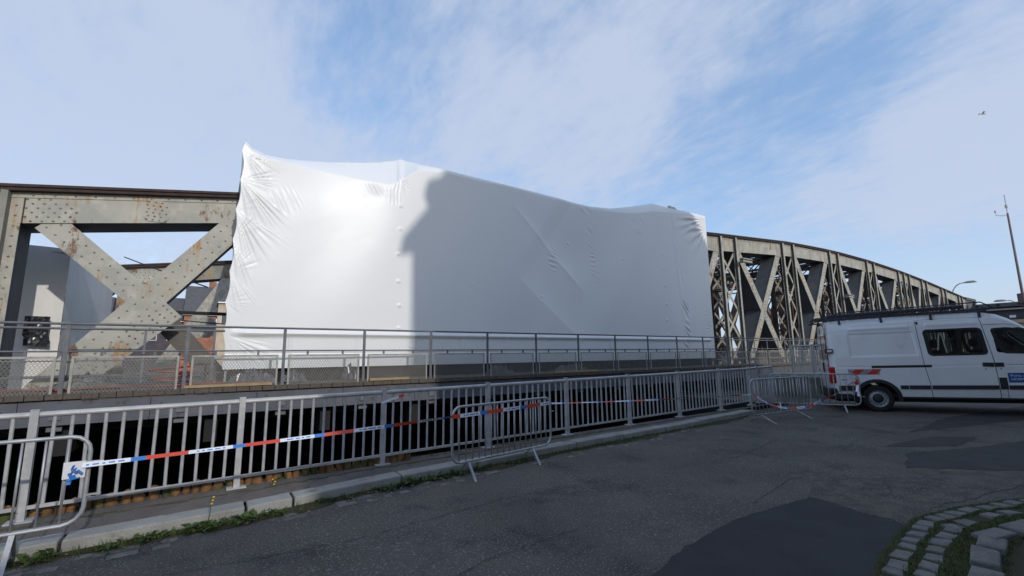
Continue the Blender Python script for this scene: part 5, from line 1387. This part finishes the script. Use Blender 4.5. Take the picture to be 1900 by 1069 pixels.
# gull
g_ = thing('gull', 'small gull flying high at the upper right', 'bird', (79.9, 10, 59.7/2+EYE))
gp = Vector((79.9, 10, 59.7/2+EYE))
b = MB(); b.tube([gp+Vector((-.2, .15, 0)), gp, gp+Vector((.3, -.2, .03)), gp+Vector((.4, -.25, .0))], [.02, .06, .05, .02], 7); b.build('body', M['gull'], g_, smooth=True)
for s_ in (-1, 1):
    b = MB(); w_ = Vector((.3, .5, 0))*s_; b.add([gp+Vector((-.12, .08, 0)), gp+Vector((.12, -.08, 0)), gp+w_*.45+Vector((.1, -.05, .28)), gp+w_*.95+Vector((0, 0, .08)), gp+w_*.4+Vector((-.1, .08, .25)), gp+Vector((0, 0, .03))], [(0, 1, 2, 4), (4, 2, 3), (0, 5, 4), (5, 1, 2)]); b.build('wing', M['gull'], g_)

# buildings behind the camera: they stand across the street and shade the quay
OFF = 15.4; su_, sz_ = L.x/L.y, -L.z/L.y
def back(u, z):      # point on the facade line y=-4 whose shade falls at (u, 11.4, z)
    return (u-OFF*su_, z+EYE+OFF*sz_)
t = thing('gabled_house', 'tall rendered house with steep gable behind the viewer, shading the quay', 'house', (12, -4, 0))
A = [back(4.5, 0), back(4.45, 3.12), back(4.08, 2.98), back(4.12, 3.25), back(4.96, 4.40), back(4.76, 4.80), back(4.85, 5.05), back(5.25, 5.25)]
uR = 19.5-OFF*su_
topz = A[-1][1]
poly = [(A[0][0], 0), A[1], A[2], A[3], A[4], A[5], A[6], A[7], (A[7][0]+.5, topz+1.2), (A[7][0]+2.5, topz+2.6), (uR-3, topz+2.6), (uR, A[1][1]+.2), (uR, 0)]
b = MB(); b.prism(poly, 1, -4.6, -4); b.build('gable_wall', M['render'], t)
b = MB(); b.box(A[0][0]+1.6, uR, -14, -4.6, 0, A[1][1]); b.build('wall', M['render'], t)
for zf in (1.2, 4.4, 7.6):
    for k_ in range(5):
        x = A[0][0]+1.6+k_*2.7; b = MB(); b.box(x, x+1.1, -3.995, -3.93, zf, zf+1.8); w_ = b.build('window', M['white'], t); b = MB(); b.box(x+.1, x+1.0, -3.925, -3.91, zf+.1, zf+1.7); b.build('pane', M['pane'], w_, off=worldloc(t))
UL = 1.35-10*su_
HM = EYE-.25+10.6*sz_; HA = .03+9.42*sz_
t = thing('annex', 'rendered two-storey annex behind the viewer beside the gabled house', 'building', (4, -4, 0))
b = MB(); b.box(UL, A[0][0]-.01, -13, -4.02, 0, HM); b.build('wall', M['render'], t)
b = MB(); b.box(UL+1.1, UL+2.2, -4.0, -3.95, 0, 2.4); b.build('door', M['plate'], t)
t = thing('low_workshop', 'low rendered workshop behind the viewer at the left', 'building', (-18, -4, 0))
b = MB(); b.box(-60, UL-.01, -13, -4.01, 0, HA); b.build('wall', M['render'], t)
b = MB(); b.box(-30, -27, -4.0, -3.95, 0, 2.6); b.box(-18, -15, -4.0, -3.95, 0, 2.6); b.build('door', M['plate'], t)
t = thing('low_terrace', 'low rendered terrace behind the viewer at the right', 'building', (32, -4, 0))
b = MB(); b.box(uR+.01, 70, -13, -4.02, 0, 5.0); b.build('wall', M['render'], t)
for k_ in range(10):
    x = uR+2+k_*3.6; b = MB(); b.box(x, x+1.2, -4.01, -3.95, 1.2, 3.0); b.build('window', M['pane'], t)
